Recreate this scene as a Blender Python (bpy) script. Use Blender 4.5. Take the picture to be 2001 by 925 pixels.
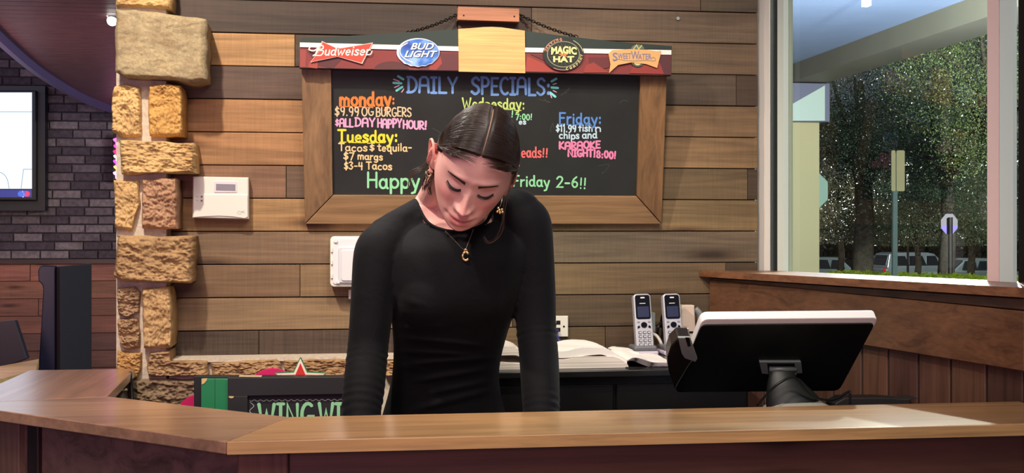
import bpy, bmesh, math, random
import numpy as np
from mathutils import Vector, Matrix, noise
from mathutils.bvhtree import BVHTree
random.seed(7); np.random.seed(7)
for o in list(bpy.data.objects): bpy.data.objects.remove(o)
SC = bpy.context.scene; COL = SC.collection
# ---------------- camera
F, HY, CX, EYE, YAW = 2300.0, 445.0, 1000.5, 1.43, math.radians(7.75)
cam = bpy.data.cameras.new('camera'); co = bpy.data.objects.new('camera', cam); COL.objects.link(co)
co.location = (0, 0, EYE); co.rotation_euler = (math.pi/2, 0, -YAW)
cam.sensor_width = 36; cam.lens = 36*F/2001; cam.shift_y = -17.5/2001; cam.clip_start = .05; cam.clip_end = 500
SC.camera = co
FW = Vector((math.sin(YAW), math.cos(YAW), 0)); RT = Vector((math.cos(YAW), -math.sin(YAW), 0)); UP = Vector((0, 0, 1))
EY = Vector((0, 0, EYE))
def ray(px, py): return FW + RT*((px-CX)/F) + UP*((HY-py)/F)
def C(px, py, d): return EY + ray(px, py)*d
def PY(px, py, Y): r = ray(px, py); return EY + r*(Y/r.y)
def PZ(px, py, z): r = ray(px, py); return EY + r*((z-EYE)/r.z)
def PP(px, py, p, n):
    r = ray(px, py); return EY + r*((p-EY).dot(n)/r.dot(n))
def XY(px, Y): return PY(px, HY, Y).x
# ---------------- world, exposure, lamps
W = bpy.data.worlds.new('world'); SC.world = W; W.use_nodes = True
W.node_tree.nodes['Background'].inputs[0].default_value = (.30, .33, .42, 1)
W.node_tree.nodes['Background'].inputs[1].default_value = .33
vs = SC.view_settings; vs.view_transform = 'Standard'; vs.look = 'None'; vs.exposure = 0.0; vs.gamma = 1; vs.use_curve_mapping = False
def aim(o, t): o.rotation_euler = (Vector(t)-o.location).to_track_quat('-Z', 'Y').to_euler()
def lamp(name, kind, loc, power, col, target=None, **k):
    l = bpy.data.lights.new(name, kind); l.energy = power; l.color = col
    for a, b in k.items(): setattr(l, a, b)
    o = bpy.data.objects.new(name, l); COL.objects.link(o); o.location = loc
    if target: aim(o, target)
    return o
WARM = (1, .87, .72)
lamp('ceiling_spot_light', 'SPOT', (-.60, 1.95, 2.85), 150, WARM, (-.35, 3.25, 1.45), spot_size=math.radians(95), spot_blend=.8, shadow_soft_size=.035)
lamp('ceiling_spot_light', 'SPOT', (.30, 1.45, 3.0), 120, (1, .89, .76), (.72, 3.0, 1.25), spot_size=math.radians(58), spot_blend=.9, shadow_soft_size=.10)
lamp('ceiling_spot_light', 'SPOT', (1.0, .9, 3.0), 50, (1, .93, .80), (1.0, 3.0, 1.1), spot_size=math.radians(85), spot_blend=.9, shadow_soft_size=.12)
lamp('ambient_fill_light', 'AREA', (.1, .2, 3.1), 29, (1, .90, .80), (.1, 2.2, 1.3), shape='RECTANGLE', size=2.4, size_y=1.2)  # added broad fill that keeps the room's ambient light up, no fixture modelled
lamp('ceiling_spot_light', 'SPOT', (-.5, 1.0, 3.1), 60, (1, .82, .70), (-.45, 2.4, 1.07), spot_size=math.radians(60), spot_blend=.9, shadow_soft_size=.15)
lamp('hair_spot_light', 'SPOT', (-.30, 2.98, 2.55), 60, (1, .94, .88), (.22, 2.36, 1.6), spot_size=math.radians(36), spot_blend=.6, shadow_soft_size=.05)
lamp('neon_wall_light', 'AREA', (-.7, -.3, 1.6), 13, (1, .45, .72), (.2, 2.3, 1.5), shape='RECTANGLE', size=.8, size_y=.5)
lamp('dining_room_light', 'AREA', (-3.6, 7.4, 3.0), 22, (.80, .72, 1), (-3.3, 9.4, 1.0), shape='RECTANGLE', size=2.5, size_y=.8)
lamp('dining_room_light', 'SPOT', (-2.6, 5.2, 2.2), 150, (1, .72, .55), (-2.8, 9.4, .7), spot_size=math.radians(50), spot_blend=.8, shadow_soft_size=.2)
lamp('soffit_fill_light', 'POINT', (-2.2, 5.6, 1.3), 34, (1, .62, .62), shadow_soft_size=.15)  # added low fill with no lamp body, brightens the dropped board ceiling
lamp('street_lamp_light', 'POINT', tuple(C(1774, 300, 48)), 2600, (.95, 1, .95), shadow_soft_size=.3)
lamp('street_lamp_light', 'POINT', tuple(C(1650, 380, 43)), 350, (1, .98, .9), shadow_soft_size=.3)
lamp('parking_lot_light', 'SPOT', (9.5, 5, 7.0), 32000, (.92, 1, .95), (17, 30, 3.2), spot_size=math.radians(70), spot_blend=.6, shadow_soft_size=.25)
lamp('canopy_fill_light', 'AREA', (3.1, 5.2, 1.2), 260, (.74, .84, 1), (3.1, 6.2, 4), shape='RECTANGLE', size=2.0, size_y=3.0)  # added bluish fill aimed upward, brightens the canopy soffit
lamp('canopy_down_light', 'POINT', (3.02, 5.14, 2.72), 500, (.93, 1, .88), shadow_soft_size=.04)
lamp('canopy_down_light', 'SPOT', (2.30, 4.09, 2.74), 240, (1, 1, .90), (1.12, 2.2, 1.07), spot_size=math.radians(34), spot_blend=.5, shadow_soft_size=.03)
lamp('car_fill_light', 'POINT', tuple(C(1800, 380, 54)), 1300, (.9, 1, 1), shadow_soft_size=.3)  # added fill close to the cars, makes them readable
# ---------------- helpers
def s2l(c): return tuple(((v/255)/12.92 if v/255 <= .04045 else ((v/255+.055)/1.055)**2.4) for v in c)
def tagp(o, label=None, cat=None, group=None, kind=None):
    if label: o['label'] = label
    if cat: o['category'] = cat
    if group: o['group'] = group
    if kind: o['kind'] = kind
    return o
def root_of(parent):
    t = Vector((0, 0, 0))
    while parent is not None: t += parent.location; parent = parent.parent
    return t
def empty(name, loc, label, cat, group=None):
    o = bpy.data.objects.new(name, None); COL.objects.link(o); o.location = loc; o.empty_display_size = .05
    return tagp(o, label, cat, group)
def obj(name, vf, m, parent=None, col=None, smooth=False, base=None, sub=0, bev=0):
    """vf = (verts, faces) in world coordinates -> one mesh object (origin at parent or at base)"""
    v, f = vf
    off = root_of(parent)
    loc = Vector((0, 0, 0))
    if parent is None and base is None and len(v):
        a = np.array([tuple(p) for p in v]); lo = a.min(0); hi = a.max(0)
        base = ((lo[0]+hi[0])/2, (lo[1]+hi[1])/2, lo[2])
    if parent is None: loc = Vector(base)
    else:
        a = np.array([tuple(p) for p in v]); loc = Vector(a.mean(0)) - off
    tot = off + loc
    me = bpy.data.meshes.new(name)
    me.from_pydata([tuple(Vector(p)-tot) for p in v], [], f)
    bm = bmesh.new(); bm.from_mesh(me); bmesh.ops.recalc_face_normals(bm, faces=bm.faces)
    bm.to_mesh(me); bm.free()
    me.materials.append(m)
    if smooth: me.shade_smooth()
    o = bpy.data.objects.new(name, me); COL.objects.link(o); o.location = loc
    if parent is not None: o.parent = parent
    if col is not None: o.color = (*s2l(col), 1)
    if bev:
        b = o.modifiers.new('bevel', 'BEVEL'); b.width = bev; b.segments = 2; b.limit_method = 'ANGLE'
    if sub:
        b = o.modifiers.new('sub', 'SUBSURF'); b.levels = sub; b.render_levels = sub
    return o
def merge(*parts):
    V = []; Fc = []
    for v, f in parts:
        n = len(V); V += [Vector(p) for p in v]; Fc += [tuple(i+n for i in q) for q in f]
    return V, Fc
def box(x0, x1, y0, y1, z0, z1):
    v = [(x, y, z) for z in (z0, z1) for y in (y0, y1) for x in (x0, x1)]
    return v, [(0, 2, 3, 1), (4, 5, 7, 6), (0, 1, 5, 4), (2, 6, 7, 3), (0, 4, 6, 2), (1, 3, 7, 5)]
def prism(poly, ext):
    """closed polygon (list of Vector) extruded by the vector ext"""
    n = len(poly); ext = Vector(ext)
    v = [Vector(p) for p in poly] + [Vector(p)+ext for p in poly]
    f = [tuple(range(n)), tuple(range(2*n-1, n-1, -1))] + [(i, (i+1) % n, n+(i+1) % n, n+i) for i in range(n)]
    return v, f
def slab(pts, th):
    """horizontal polygon [(x,y)] z given per point -> thickness down"""
    return prism([Vector(p) for p in pts], (0, 0, -th))
def chamfer(quad, ext, c):
    """quad of 4 front corners (Vectors), ext = vector to the back, chamfer c"""
    q = [Vector(p) for p in quad]; ext = Vector(ext); e = ext.normalized()
    cen = sum(q, Vector())/4
    fr = []
    for i in range(4):
        a = (q[(i+1) % 4]-q[i]).normalized(); b = (q[i-1]-q[i]).normalized(); fr.append(q[i]+(a+b)*c)
    v = [p+ext for p in q]+[p+e*c for p in q]+fr
    f = [(3, 2, 1, 0), (8, 9, 10, 11)]
    for i in range(4):
        j = (i+1) % 4; f += [(i, j, 4+j, 4+i), (4+i, 4+j, 8+j, 8+i)]
    return v, f
def tube(pts, rad, n=8, ell=None, caps=True, frame_up=None):
    pts = [Vector(p) for p in pts]; m = len(pts)
    if not hasattr(rad, '__len__'): rad = [rad]*m
    V = []; Fc = []
    t0 = (pts[1]-pts[0]).normalized()
    up = Vector(frame_up) if frame_up else (Vector((0, 0, 1)) if abs(t0.z) < .9 else Vector((1, 0, 0)))
    a = (up - t0*up.dot(t0)).normalized()
    for i in range(m):
        t = (pts[min(i+1, m-1)]-pts[max(i-1, 0)]).normalized()
        a = (a - t*a.dot(t)).normalized(); b = t.cross(a)
        for k in range(n):
            w = 2*math.pi*k/n; e = ell[i] if ell else 1
            V.append(pts[i]+a*math.cos(w)*rad[i]+b*math.sin(w)*rad[i]*e)
    for i in range(m-1):
        for k in range(n):
            Fc.append((i*n+k, i*n+(k+1) % n, (i+1)*n+(k+1) % n, (i+1)*n+k))
    if caps: Fc += [tuple(range(n))[::-1], tuple(range((m-1)*n, m*n))]
    return V, Fc
def spl(pts, k=8):
    """Catmull-Rom through points (any dimension tuples)"""
    P = [np.array(tuple(p), float) for p in pts]
    if len(P) < 3: return [tuple(p) for p in P]
    P = [2*P[0]-P[1]]+P+[2*P[-1]-P[-2]]; out = []
    for i in range(1, len(P)-2):
        for j in range(k):
            t = j/k
            out.append(.5*((2*P[i])+(-P[i-1]+P[i+1])*t+(2*P[i-1]-5*P[i]+4*P[i+1]-P[i+2])*t*t+(-P[i-1]+3*P[i]-3*P[i+1]+P[i+2])*t**3))
    out.append(P[-2]); return [tuple(p) for p in out]
def ellipsoid(c, r, nu=20, nv=12, M=None):
    V = []; Fc = []
    c = Vector(c)
    for j in range(nv+1):
        ph = math.pi*j/nv
        for i in range(nu):
            th = 2*math.pi*i/nu
            p = Vector((r[0]*math.sin(ph)*math.cos(th), r[1]*math.sin(ph)*math.sin(th), r[2]*math.cos(ph)))
            if M: p = M @ p
            V.append(c+p)
    for j in range(nv):
        for i in range(nu):
            Fc.append((j*nu+i, j*nu+(i+1) % nu, (j+1)*nu+(i+1) % nu, (j+1)*nu+i))
    return V, Fc
def lathe(c, prof, n=32):
    V = []; Fc = []; m = len(prof)
    for r, z in prof:
        for k in range(n):
            w = 2*math.pi*k/n; V.append(Vector(c)+Vector((r*math.cos(w), r*math.sin(w), z)))
    for i in range(m-1):
        for k in range(n): Fc.append((i*n+k, i*n+(k+1) % n, (i+1)*n+(k+1) % n, (i+1)*n+k))
    Fc += [tuple(range(n))[::-1], tuple(range((m-1)*n, m*n))]
    return V, Fc
def rrect(x0, y0, x1, y1, r, k=4):
    """rounded rectangle outline in 2D (px or metres)"""
    out = []
    sx = 1 if x1 > x0 else -1; sy = 1 if y1 > y0 else -1
    for cx, cy, a in ((x1-sx*r, y1-sy*r, 0), (x0+sx*r, y1-sy*r, 90), (x0+sx*r, y0+sy*r, 180), (x1-sx*r, y0+sy*r, 270)):
        for i in range(k+1):
            w = math.radians(a+90*i/k); out.append((cx+sx*r*math.cos(w), cy+sy*r*math.sin(w)))
    return out
# ---------------- materials
def mat(name, col=(128, 128, 128), rough=.6, metal=0, spec=.5, emit=None, es=1, objcol=False, lin=None, trans=0, coat=0, sheen=0):
    m = bpy.data.materials.new(name); m.use_nodes = True; nt = m.node_tree; b = nt.nodes['Principled BSDF']
    b.inputs['Base Color'].default_value = (*(lin or s2l(col)), 1); b.inputs['Roughness'].default_value = rough
    b.inputs['Metallic'].default_value = metal; b.inputs['Specular IOR Level'].default_value = spec
    b.inputs['Coat Weight'].default_value = coat; b.inputs['Transmission Weight'].default_value = trans
    b.inputs['Sheen Weight'].default_value = sheen
    if emit: b.inputs['Emission Color'].default_value = (*s2l(emit), 1); b.inputs['Emission Strength'].default_value = es
    if objcol:
        oi = nt.nodes.new('ShaderNodeObjectInfo'); nt.links.new(oi.outputs['Color'], b.inputs['Base Color'])
    return m
def N(nt, t, **k):
    n = nt.nodes.new(t)
    for a, v in k.items():
        if a in n.inputs: n.inputs[a].default_value = v
        else: setattr(n, a, v)
    return n
def ramp(nt, src, stops):
    r = nt.nodes.new('ShaderNodeValToRGB'); e = r.color_ramp.elements
    while len(e) < len(stops): e.new(.5)
    for i, (p, c) in enumerate(stops):
        e[i].position = p; e[i].color = (*c, 1) if hasattr(c, '__len__') else (c, c, c, 1)
    nt.links.new(src, r.inputs[0]); return r.outputs[0]
def mixc(nt, a, b, fac, mode='MULTIPLY'):
    n = nt.nodes.new('ShaderNodeMix'); n.data_type = 'RGBA'; n.blend_type = mode
    for s, v in ((6, a), (7, b), (0, fac)):
        if hasattr(v, 'is_output'): nt.links.new(v, n.inputs[s])
        else: n.inputs[s].default_value = v if s == 0 else (*v, 1)
    return n.outputs[2]
def coords(nt, scale, rot=(0, 0, 0), rnd=True):
    tc = nt.nodes.new('ShaderNodeTexCoord'); mp = nt.nodes.new('ShaderNodeMapping')
    nt.links.new(tc.outputs['Object'], mp.inputs[0]); mp.inputs['Scale'].default_value = scale; mp.inputs['Rotation'].default_value = rot
    if rnd:
        oi = nt.nodes.new('ShaderNodeObjectInfo'); mu = N(nt, 'ShaderNodeMath', operation='MULTIPLY'); mu.inputs[1].default_value = 37
        nt.links.new(oi.outputs['Random'], mu.inputs[0]); cb = nt.nodes.new('ShaderNodeCombineXYZ')
        for i in range(3): nt.links.new(mu.outputs[0], cb.inputs[i])
        nt.links.new(cb.outputs[0], mp.inputs['Location'])
    return mp.outputs[0]
def bump(nt, src, b, strength=.3, dist=.002):
    n = N(nt, 'ShaderNodeBump'); n.inputs['Strength'].default_value = strength; n.inputs['Distance'].default_value = dist
    nt.links.new(src, n.inputs['Height']); nt.links.new(n.outputs[0], b.inputs['Normal'])
def wood(name, rough=.55, axis=(1, 0, 0), col=None, contrast=.5, saw=0, coat=0, coat_rough=.15, knots=True, rot=(0, 0, 0), spec=.5, grain=1.0):
    """wood coloured by the object's own colour; grain runs along axis"""
    m = mat(name, rough=rough, spec=spec); nt = m.node_tree; b = nt.nodes['Principled BSDF']
    sc = [28*grain]*3; sc[axis.index(1)] = 1.6*grain
    co_ = coords(nt, tuple(sc), rot)
    n1 = N(nt, 'ShaderNodeTexNoise', Scale=1.0, Detail=6.0, Roughness=.62, Distortion=1.2); nt.links.new(co_, n1.inputs[0])
    sc2 = [140*grain]*3; sc2[axis.index(1)] = 5*grain
    c2 = coords(nt, tuple(sc2), rot); n2 = N(nt, 'ShaderNodeTexNoise', Scale=1.0, Detail=3.0); nt.links.new(c2, n2.inputs[0])
    sc3 = [5]*3; sc3[axis.index(1)] = 2.2
    c3 = coords(nt, tuple(sc3), rot); n3 = N(nt, 'ShaderNodeTexNoise', Scale=1.0, Detail=3.0); nt.links.new(c3, n3.inputs[0])
    if col is None:
        oi = nt.nodes.new('ShaderNodeObjectInfo'); base = oi.outputs['Color']
    else: base = s2l(col)
    lo = 1-contrast
    c = mixc(nt, base, ramp(nt, n1.outputs[0], [(.32, (lo, lo*.97, lo*.95)), (.5, (.95, .95, .95)), (.68, (1.18, 1.15, 1.12))]), 1.0)
    c = mixc(nt, c, ramp(nt, n2.outputs[0], [(.3, .78), (.6, 1.05)]), .8)
    c = mixc(nt, c, ramp(nt, n3.outputs[0], [(.3, .72), (.7, 1.2)]), .75)
    if knots:
        ks = [5.5]*3; ks[axis.index(1)] = 1.3
        ck = coords(nt, tuple(ks), (math.pi/2, 0, 0)); v = N(nt, 'ShaderNodeTexVoronoi', Scale=1.0, voronoi_dimensions='2D', Randomness=1.0); nt.links.new(ck, v.inputs[0])
        c = mixc(nt, c, ramp(nt, v.outputs['Distance'], [(.03, (.24, .17, .13)), (.075, (.70, .62, .56)), (.13, (1, 1, 1))]), .85)
    if saw:
        ss = [1]*3; ss[axis.index(1)] = 230; ss = [ss[0], ss[1], ss[2]*8]
        cs = coords(nt, tuple(ss), rot); ns = N(nt, 'ShaderNodeTexNoise', Scale=1.0, Detail=2.0); nt.links.new(cs, ns.inputs[0])
        c = mixc(nt, c, ramp(nt, ns.outputs[0], [(.3, .72), (.7, 1.2)]), saw)
    nt.links.new(c, b.inputs['Base Color'])
    bump(nt, n2.outputs[0], b, .35, .0012)
    b.inputs['Coat Weight'].default_value = coat; b.inputs['Coat Roughness'].default_value = coat_rough
    return m
M = {}
M['plank'] = wood('plank_wood', .66, contrast=.34, saw=.28)
M['saw'] = wood('saw_marked_wood', .7, contrast=.35, saw=.8)
M['frame_h'] = wood('frame_wood_horizontal', .5, contrast=.35, knots=False)
M['frame_v'] = wood('frame_wood_vertical', .5, axis=(0, 0, 1), contrast=.35, knots=False)
M['counter_x'] = wood('varnished_counter_wood', .30, contrast=.30, coat=1.0, coat_rough=.24, grain=.6)
M['counter_y'] = wood('varnished_counter_wood_cross', .30, axis=(0, 1, 0), contrast=.30, coat=1.0, coat_rough=.24, grain=.6)
M['counter_d'] = wood('varnished_counter_wood_diagonal', .30, rot=(0, 0, math.radians(40)), contrast=.30, coat=1.0, coat_rough=.24, grain=.6)
M['edge'] = wood('counter_edge_wood', .4, contrast=.4, coat=.4, knots=False, grain=.8)
M['stain_y'] = wood('stained_board_wood', .42, axis=(0, 1, 0), contrast=.45, coat=.25, coat_rough=.3)
M['stain_v'] = wood('stained_vertical_board', .5, axis=(0, 0, 1), contrast=.4)
M['stain_x'] = wood('stained_panel_wood', .5, contrast=.5, coat=.2, coat_rough=.35, grain=.5)
M['pale'] = wood('pale_pine', .5, col=(226, 178, 112), contrast=.16, knots=False)
M['block'] = wood('sanded_block_wood', .5, col=(190, 126, 92), contrast=.25, knots=False)
M['plaint'] = mat('coloured_paint', rough=.5, objcol=True)
M['gloss'] = mat('glossy_paint', rough=.25, objcol=True)
M['black'] = mat('black_laminate', (16, 16, 17), .35)
M['blackp'] = mat('black_plastic', (17, 18, 19), .42, spec=.4)
M['dkmetal'] = mat('dark_metal', (40, 38, 38), .45, metal=.8)
M['whitep'] = mat('white_plastic', (232, 228, 216), .4)
M['greyp'] = mat('grey_plastic', (135, 142, 142), .4)
M['chrome'] = mat('brushed_metal', (190, 195, 192), .3, metal=1)
M['gold'] = mat('gold_jewellery', (230, 200, 140), .22, metal=1)
M['paper'] = mat('paper', (236, 232, 226), .8)
M['lcd'] = mat('lcd_screen', (112, 122, 122), .25)
def rough_stone():
    m = mat('rough_stone', rough=.85, spec=.3); nt = m.node_tree; b = nt.nodes['Principled BSDF']
    oi = nt.nodes.new('ShaderNodeObjectInfo')
    c1 = coords(nt, (1, 1, 1)); n1 = N(nt, 'ShaderNodeTexNoise', Scale=16.0, Detail=5.0, Roughness=.6); nt.links.new(c1, n1.inputs[0])
    n2 = N(nt, 'ShaderNodeTexNoise', Scale=130.0, Detail=6.0, Roughness=.7); nt.links.new(c1, n2.inputs[0])
    c = mixc(nt, oi.outputs['Color'], ramp(nt, n1.outputs[0], [(.3, (.72, .62, .55)), (.5, (1, 1, 1)), (.7, (1.22, 1.2, 1.12))]), .85)
    c = mixc(nt, c, ramp(nt, n2.outputs[0], [(.3, .62), (.65, 1.12)]), .8)
    nt.links.new(c, b.inputs['Base Color']); bump(nt, n2.outputs[0], b, .7, .004); return m
M['stone'] = rough_stone()
def noisy(name, col, rough=.8, scale=40, lo=.7, hi=1.15, bs=.3, dist=.002, objcol=False, spec=.4):
    m = mat(name, col, rough, spec=spec); nt = m.node_tree; b = nt.nodes['Principled BSDF']
    c1 = coords(nt, (1, 1, 1), rnd=True); n1 = N(nt, 'ShaderNodeTexNoise', Scale=float(scale), Detail=5.0, Roughness=.6); nt.links.new(c1, n1.inputs[0])
    if objcol: base = nt.nodes.new('ShaderNodeObjectInfo').outputs['Color']
    else: base = s2l(col)
    nt.links.new(mixc(nt, base, ramp(nt, n1.outputs[0], [(.3, lo), (.7, hi)]), 1.0), b.inputs['Base Color'])
    bump(nt, n1.outputs[0], b, bs, dist); return m
M['mortar'] = noisy('pale_mortar', (206, 194, 176), .9, 90, .8, 1.1, .6, .004)
M['brickm'] = noisy('dark_mortar', (52, 46, 52), .9, 60)
M['brick'] = noisy('worn_brick', (90, 80, 80), .85, 30, .6, 1.3, .6, .004, objcol=True)
M['slate'] = noisy('chalkboard_slate', (36, 38, 37), .5, 7, .85, 1.35, .05, .0005)
M['floor'] = noisy('dark_tile_floor', (70, 56, 48), .5, 5)
M['ceil'] = noisy('ceiling_paint', (88, 80, 74), .8, 8)
M['purple'] = noisy('stained_beadboard', (120, 84, 88), .45, 12, .8, 1.15, .1, objcol=False)
# =====================================================  STRUCTURE
YW = 3.25
def struct(name, vf, m, col=None, **k):
    o = obj(name, vf, m, None, col, **k); o['kind'] = 'structure'; return o
struct('floor', box(-9, 2.0, -1.0, 9.6, -.05, 0), M['floor'])
struct('ceiling', box(-9, 1.9, -1.0, 9.6, 3.35, 3.4), M['ceil'])
XR = XY(1476, YW)
wall = struct('wall_back', box(-.62, XR, YW+.004, YW+.14, 0, 3.35), mat('wall_sheathing', (28, 22, 18), .9))
# ---- planks of the back wall
PH = .0889; Z0 = EYE+.612
rows = [  # (list of (px0, px1, colour, saw))
 [(330, 1365, (106, 84, 66), 0), (1365, 1476, (98, 84, 66), 0)],
 [(330, 893, (84, 67, 56), 0), (893, 1037, (98, 77, 62), 0), (1037, 1476, (126, 104, 82), 0)],
 [(330, 577, (186, 142, 92), 0), (577, 960, (92, 72, 58), 0), (960, 1476, (128, 104, 78), 0)],
 [(330, 660, (112, 88, 74), 0), (660, 1100, (104, 82, 64), 0), (1100, 1434, (94, 78, 62), 0), (1434, 1476, (88, 68, 52), 0)],
 [(330, 850, (180, 132, 86), 0), (850, 1476, (142, 112, 78), 0)],
 [(330, 1000, (182, 134, 88), 0), (1000, 1476, (144, 114, 78), 0)],
 [(330, 560, (146, 108, 80), 0), (560, 900, (118, 92, 72), 0), (900, 1456, (116, 96, 66), 0), (1456, 1476, (84, 66, 48), 0)],
 [(330, 800, (172, 134, 88), 0), (800, 1476, (142, 118, 80), 0)],
 [(330, 1060, (132, 106, 80), 0), (1060, 1476, (122, 106, 84), 0)],  # from this row down, colours are dulled to carry the light's falloff
 [(330, 587, (130, 102, 74), 0), (587, 900, (146, 118, 84), 0), (900, 1414, (124, 102, 72), 0), (1414, 1476, (92, 76, 54), 0)],
 [(330, 1000, (146, 120, 88), 0), (1000, 1476, (98, 80, 58), 0)],
 [(330, 507, (98, 80, 64), 1), (507, 900, (92, 74, 60), 1), (900, 1180, (120, 98, 68), 0), (1180, 1476, (98, 76, 56), 0)],
 [(900, 1200, (104, 84, 60), 0), (1200, 1476, (98, 76, 56), 0)],
]
def tone(c, sat=1.0, g=.95):
    m_ = sum(c)/3; g = .78+.20*min(1, m_/140); return tuple(min(250, (m_+(v-m_)*sat)*g) for v in c)
def plank_row(z1, segs):
    for a, b, c, saw in segs:
        x0, x1 = max(XY(a, YW), -.60)+.0006, XY(b, YW)-.0006
        dy = random.uniform(0, .004)
        q = [(x0, YW-.019-dy, z1-PH+.0012), (x1, YW-.019-dy+random.uniform(-.001, .001), z1-PH+.0012), (x1, YW-.019-dy, z1-.0012), (x0, YW-.019-dy, z1-.0012)]
        obj('plank', chamfer(q, (0, .019+dy, 0), .0012), M['saw' if saw else 'plank'], wall, tone(c))
for k, segs in enumerate(rows):
    plank_row(Z0+PH-k*PH, segs)
for k in range(1, 12):      # the same boards above the photo's frame
    plank_row(Z0+PH+k*PH, [(330, 700+40*(k % 3), random.choice([(106, 84, 66), (150, 118, 84), (96, 78, 62)]), 0), (700+40*(k % 3), 1476, random.choice([(120, 98, 72), (98, 80, 58)]), 0)])
# ---- stone column and low stone course
YS = 3.125
col_base = PY(300, 445, YS).x
column = empty('stone_column', (col_base, 3.2, 0), 'rough tan stone pier with pale mortar joints beside the plank wall', 'column')
mx0, mx1 = XY(229, YS+.03), XY(326, YS+.03)
obj('mortar', merge(box(mx0, mx1, YS+.018, YW+.16, 0, 3.35)), M['mortar'], column)
def zy(py, px, Y): return PY(px, py, Y).z
def stone(poly, Y, col, depth=None, amp=.010, parent=None, seed=0):
    """rock-faced stone: px outline on plane Y, grid-filled, bulged and roughened, real depth back to the wall"""
    P = [PY(x, y, Y) for x, y in poly]
    cx = sum(p.x for p in P)/len(P); cz = sum(p.z for p in P)/len(P)
    L = [0]; n = len(P)
    for i in range(n): L.append(L[-1]+(P[(i+1) % n]-P[i]).length)
    def onpoly(s):
        s = (s % 1)*L[-1]; i = max(j for j in range(n) if L[j] <= s); t = (s-L[i])/(L[i+1]-L[i]); return P[i].lerp(P[(i+1) % n], t)
    G_ = 50 if Y < 3.2 and L[-1] > .2 else 24
    xs0, xs1, zs0, zs1 = min(p.x for p in P), max(p.x for p in P), min(p.z for p in P), max(p.z for p in P)
    top = (xs1-xs0)/(2*((xs1-xs0)+(zs1-zs0))); sid = .5-top
    V = []; Fc = []
    for jj in range(G_+1):
        for ii in range(G_+1):
            u, v = 2*ii/G_-1, 1-2*jj/G_; r_ = max(abs(u), abs(v))
            if r_ < 1e-6: x, z = cx, cz
            else:
                a, b_ = u/r_, v/r_
                if b_ > .99999: s = (a+1)/2*top
                elif a > .99999: s = top+(1-b_)/2*sid
                elif b_ < -.99999: s = top+sid+(1-a)/2*top
                else: s = 2*top+sid+(b_+1)/2*sid
                q = onpoly(s); x = cx+(q.x-cx)*r_; z = cz+(q.z-cz)*r_
            if r_ > .93:
                nn = noise.noise(Vector((x*26, z*26, seed)))*.0035; x += nn; z += noise.noise(Vector((x*24, z*24, seed+9)))*.0035
            e = min(1, (1-r_)*12); bul = -(.003+.008*e)
            rg = 1-abs(noise.noise(Vector((x*78+z*34, z*120-x*30, seed+3))))*2; d = noise.fractal(Vector((x*26+seed, z*40, seed)), .7, 2.2, 6)*amp*.7 + rg*abs(rg)*amp*.42 + noise.noise(Vector((x*230, z*280, seed)))*amp*.25
            V.append(Vector((x, Y+.008+bul*e-d*(.35+.65*e), z)))
    W1 = G_+1
    for jj in range(G_):
        for ii in range(G_): k = jj*W1+ii; Fc.append((k, k+1, k+W1+1, k+W1))
    ring = [i for i in range(G_)]+[i*W1+G_ for i in range(G_)]+[G_*W1+G_-i for i in range(G_)]+[(G_-i)*W1 for i in range(G_)]
    s0 = len(V); K = len(ring)
    for r0 in ring: p = V[r0]; V.append(Vector((p.x+(cx-p.x)*.03, Y+(depth or (YW-Y)), p.z+(cz-p.z)*.03)))
    for k in range(K): Fc.append((ring[k], ring[(k+1) % K], s0+(k+1) % K, s0+k))
    Fc.append(tuple(range(s0, s0+K)))
    return obj('stone', (V, Fc), M['stone'], parent or column, col, smooth=True)
T1, T2, T3 = (218, 182, 126), (206, 170, 122), (186, 146, 116)
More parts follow.
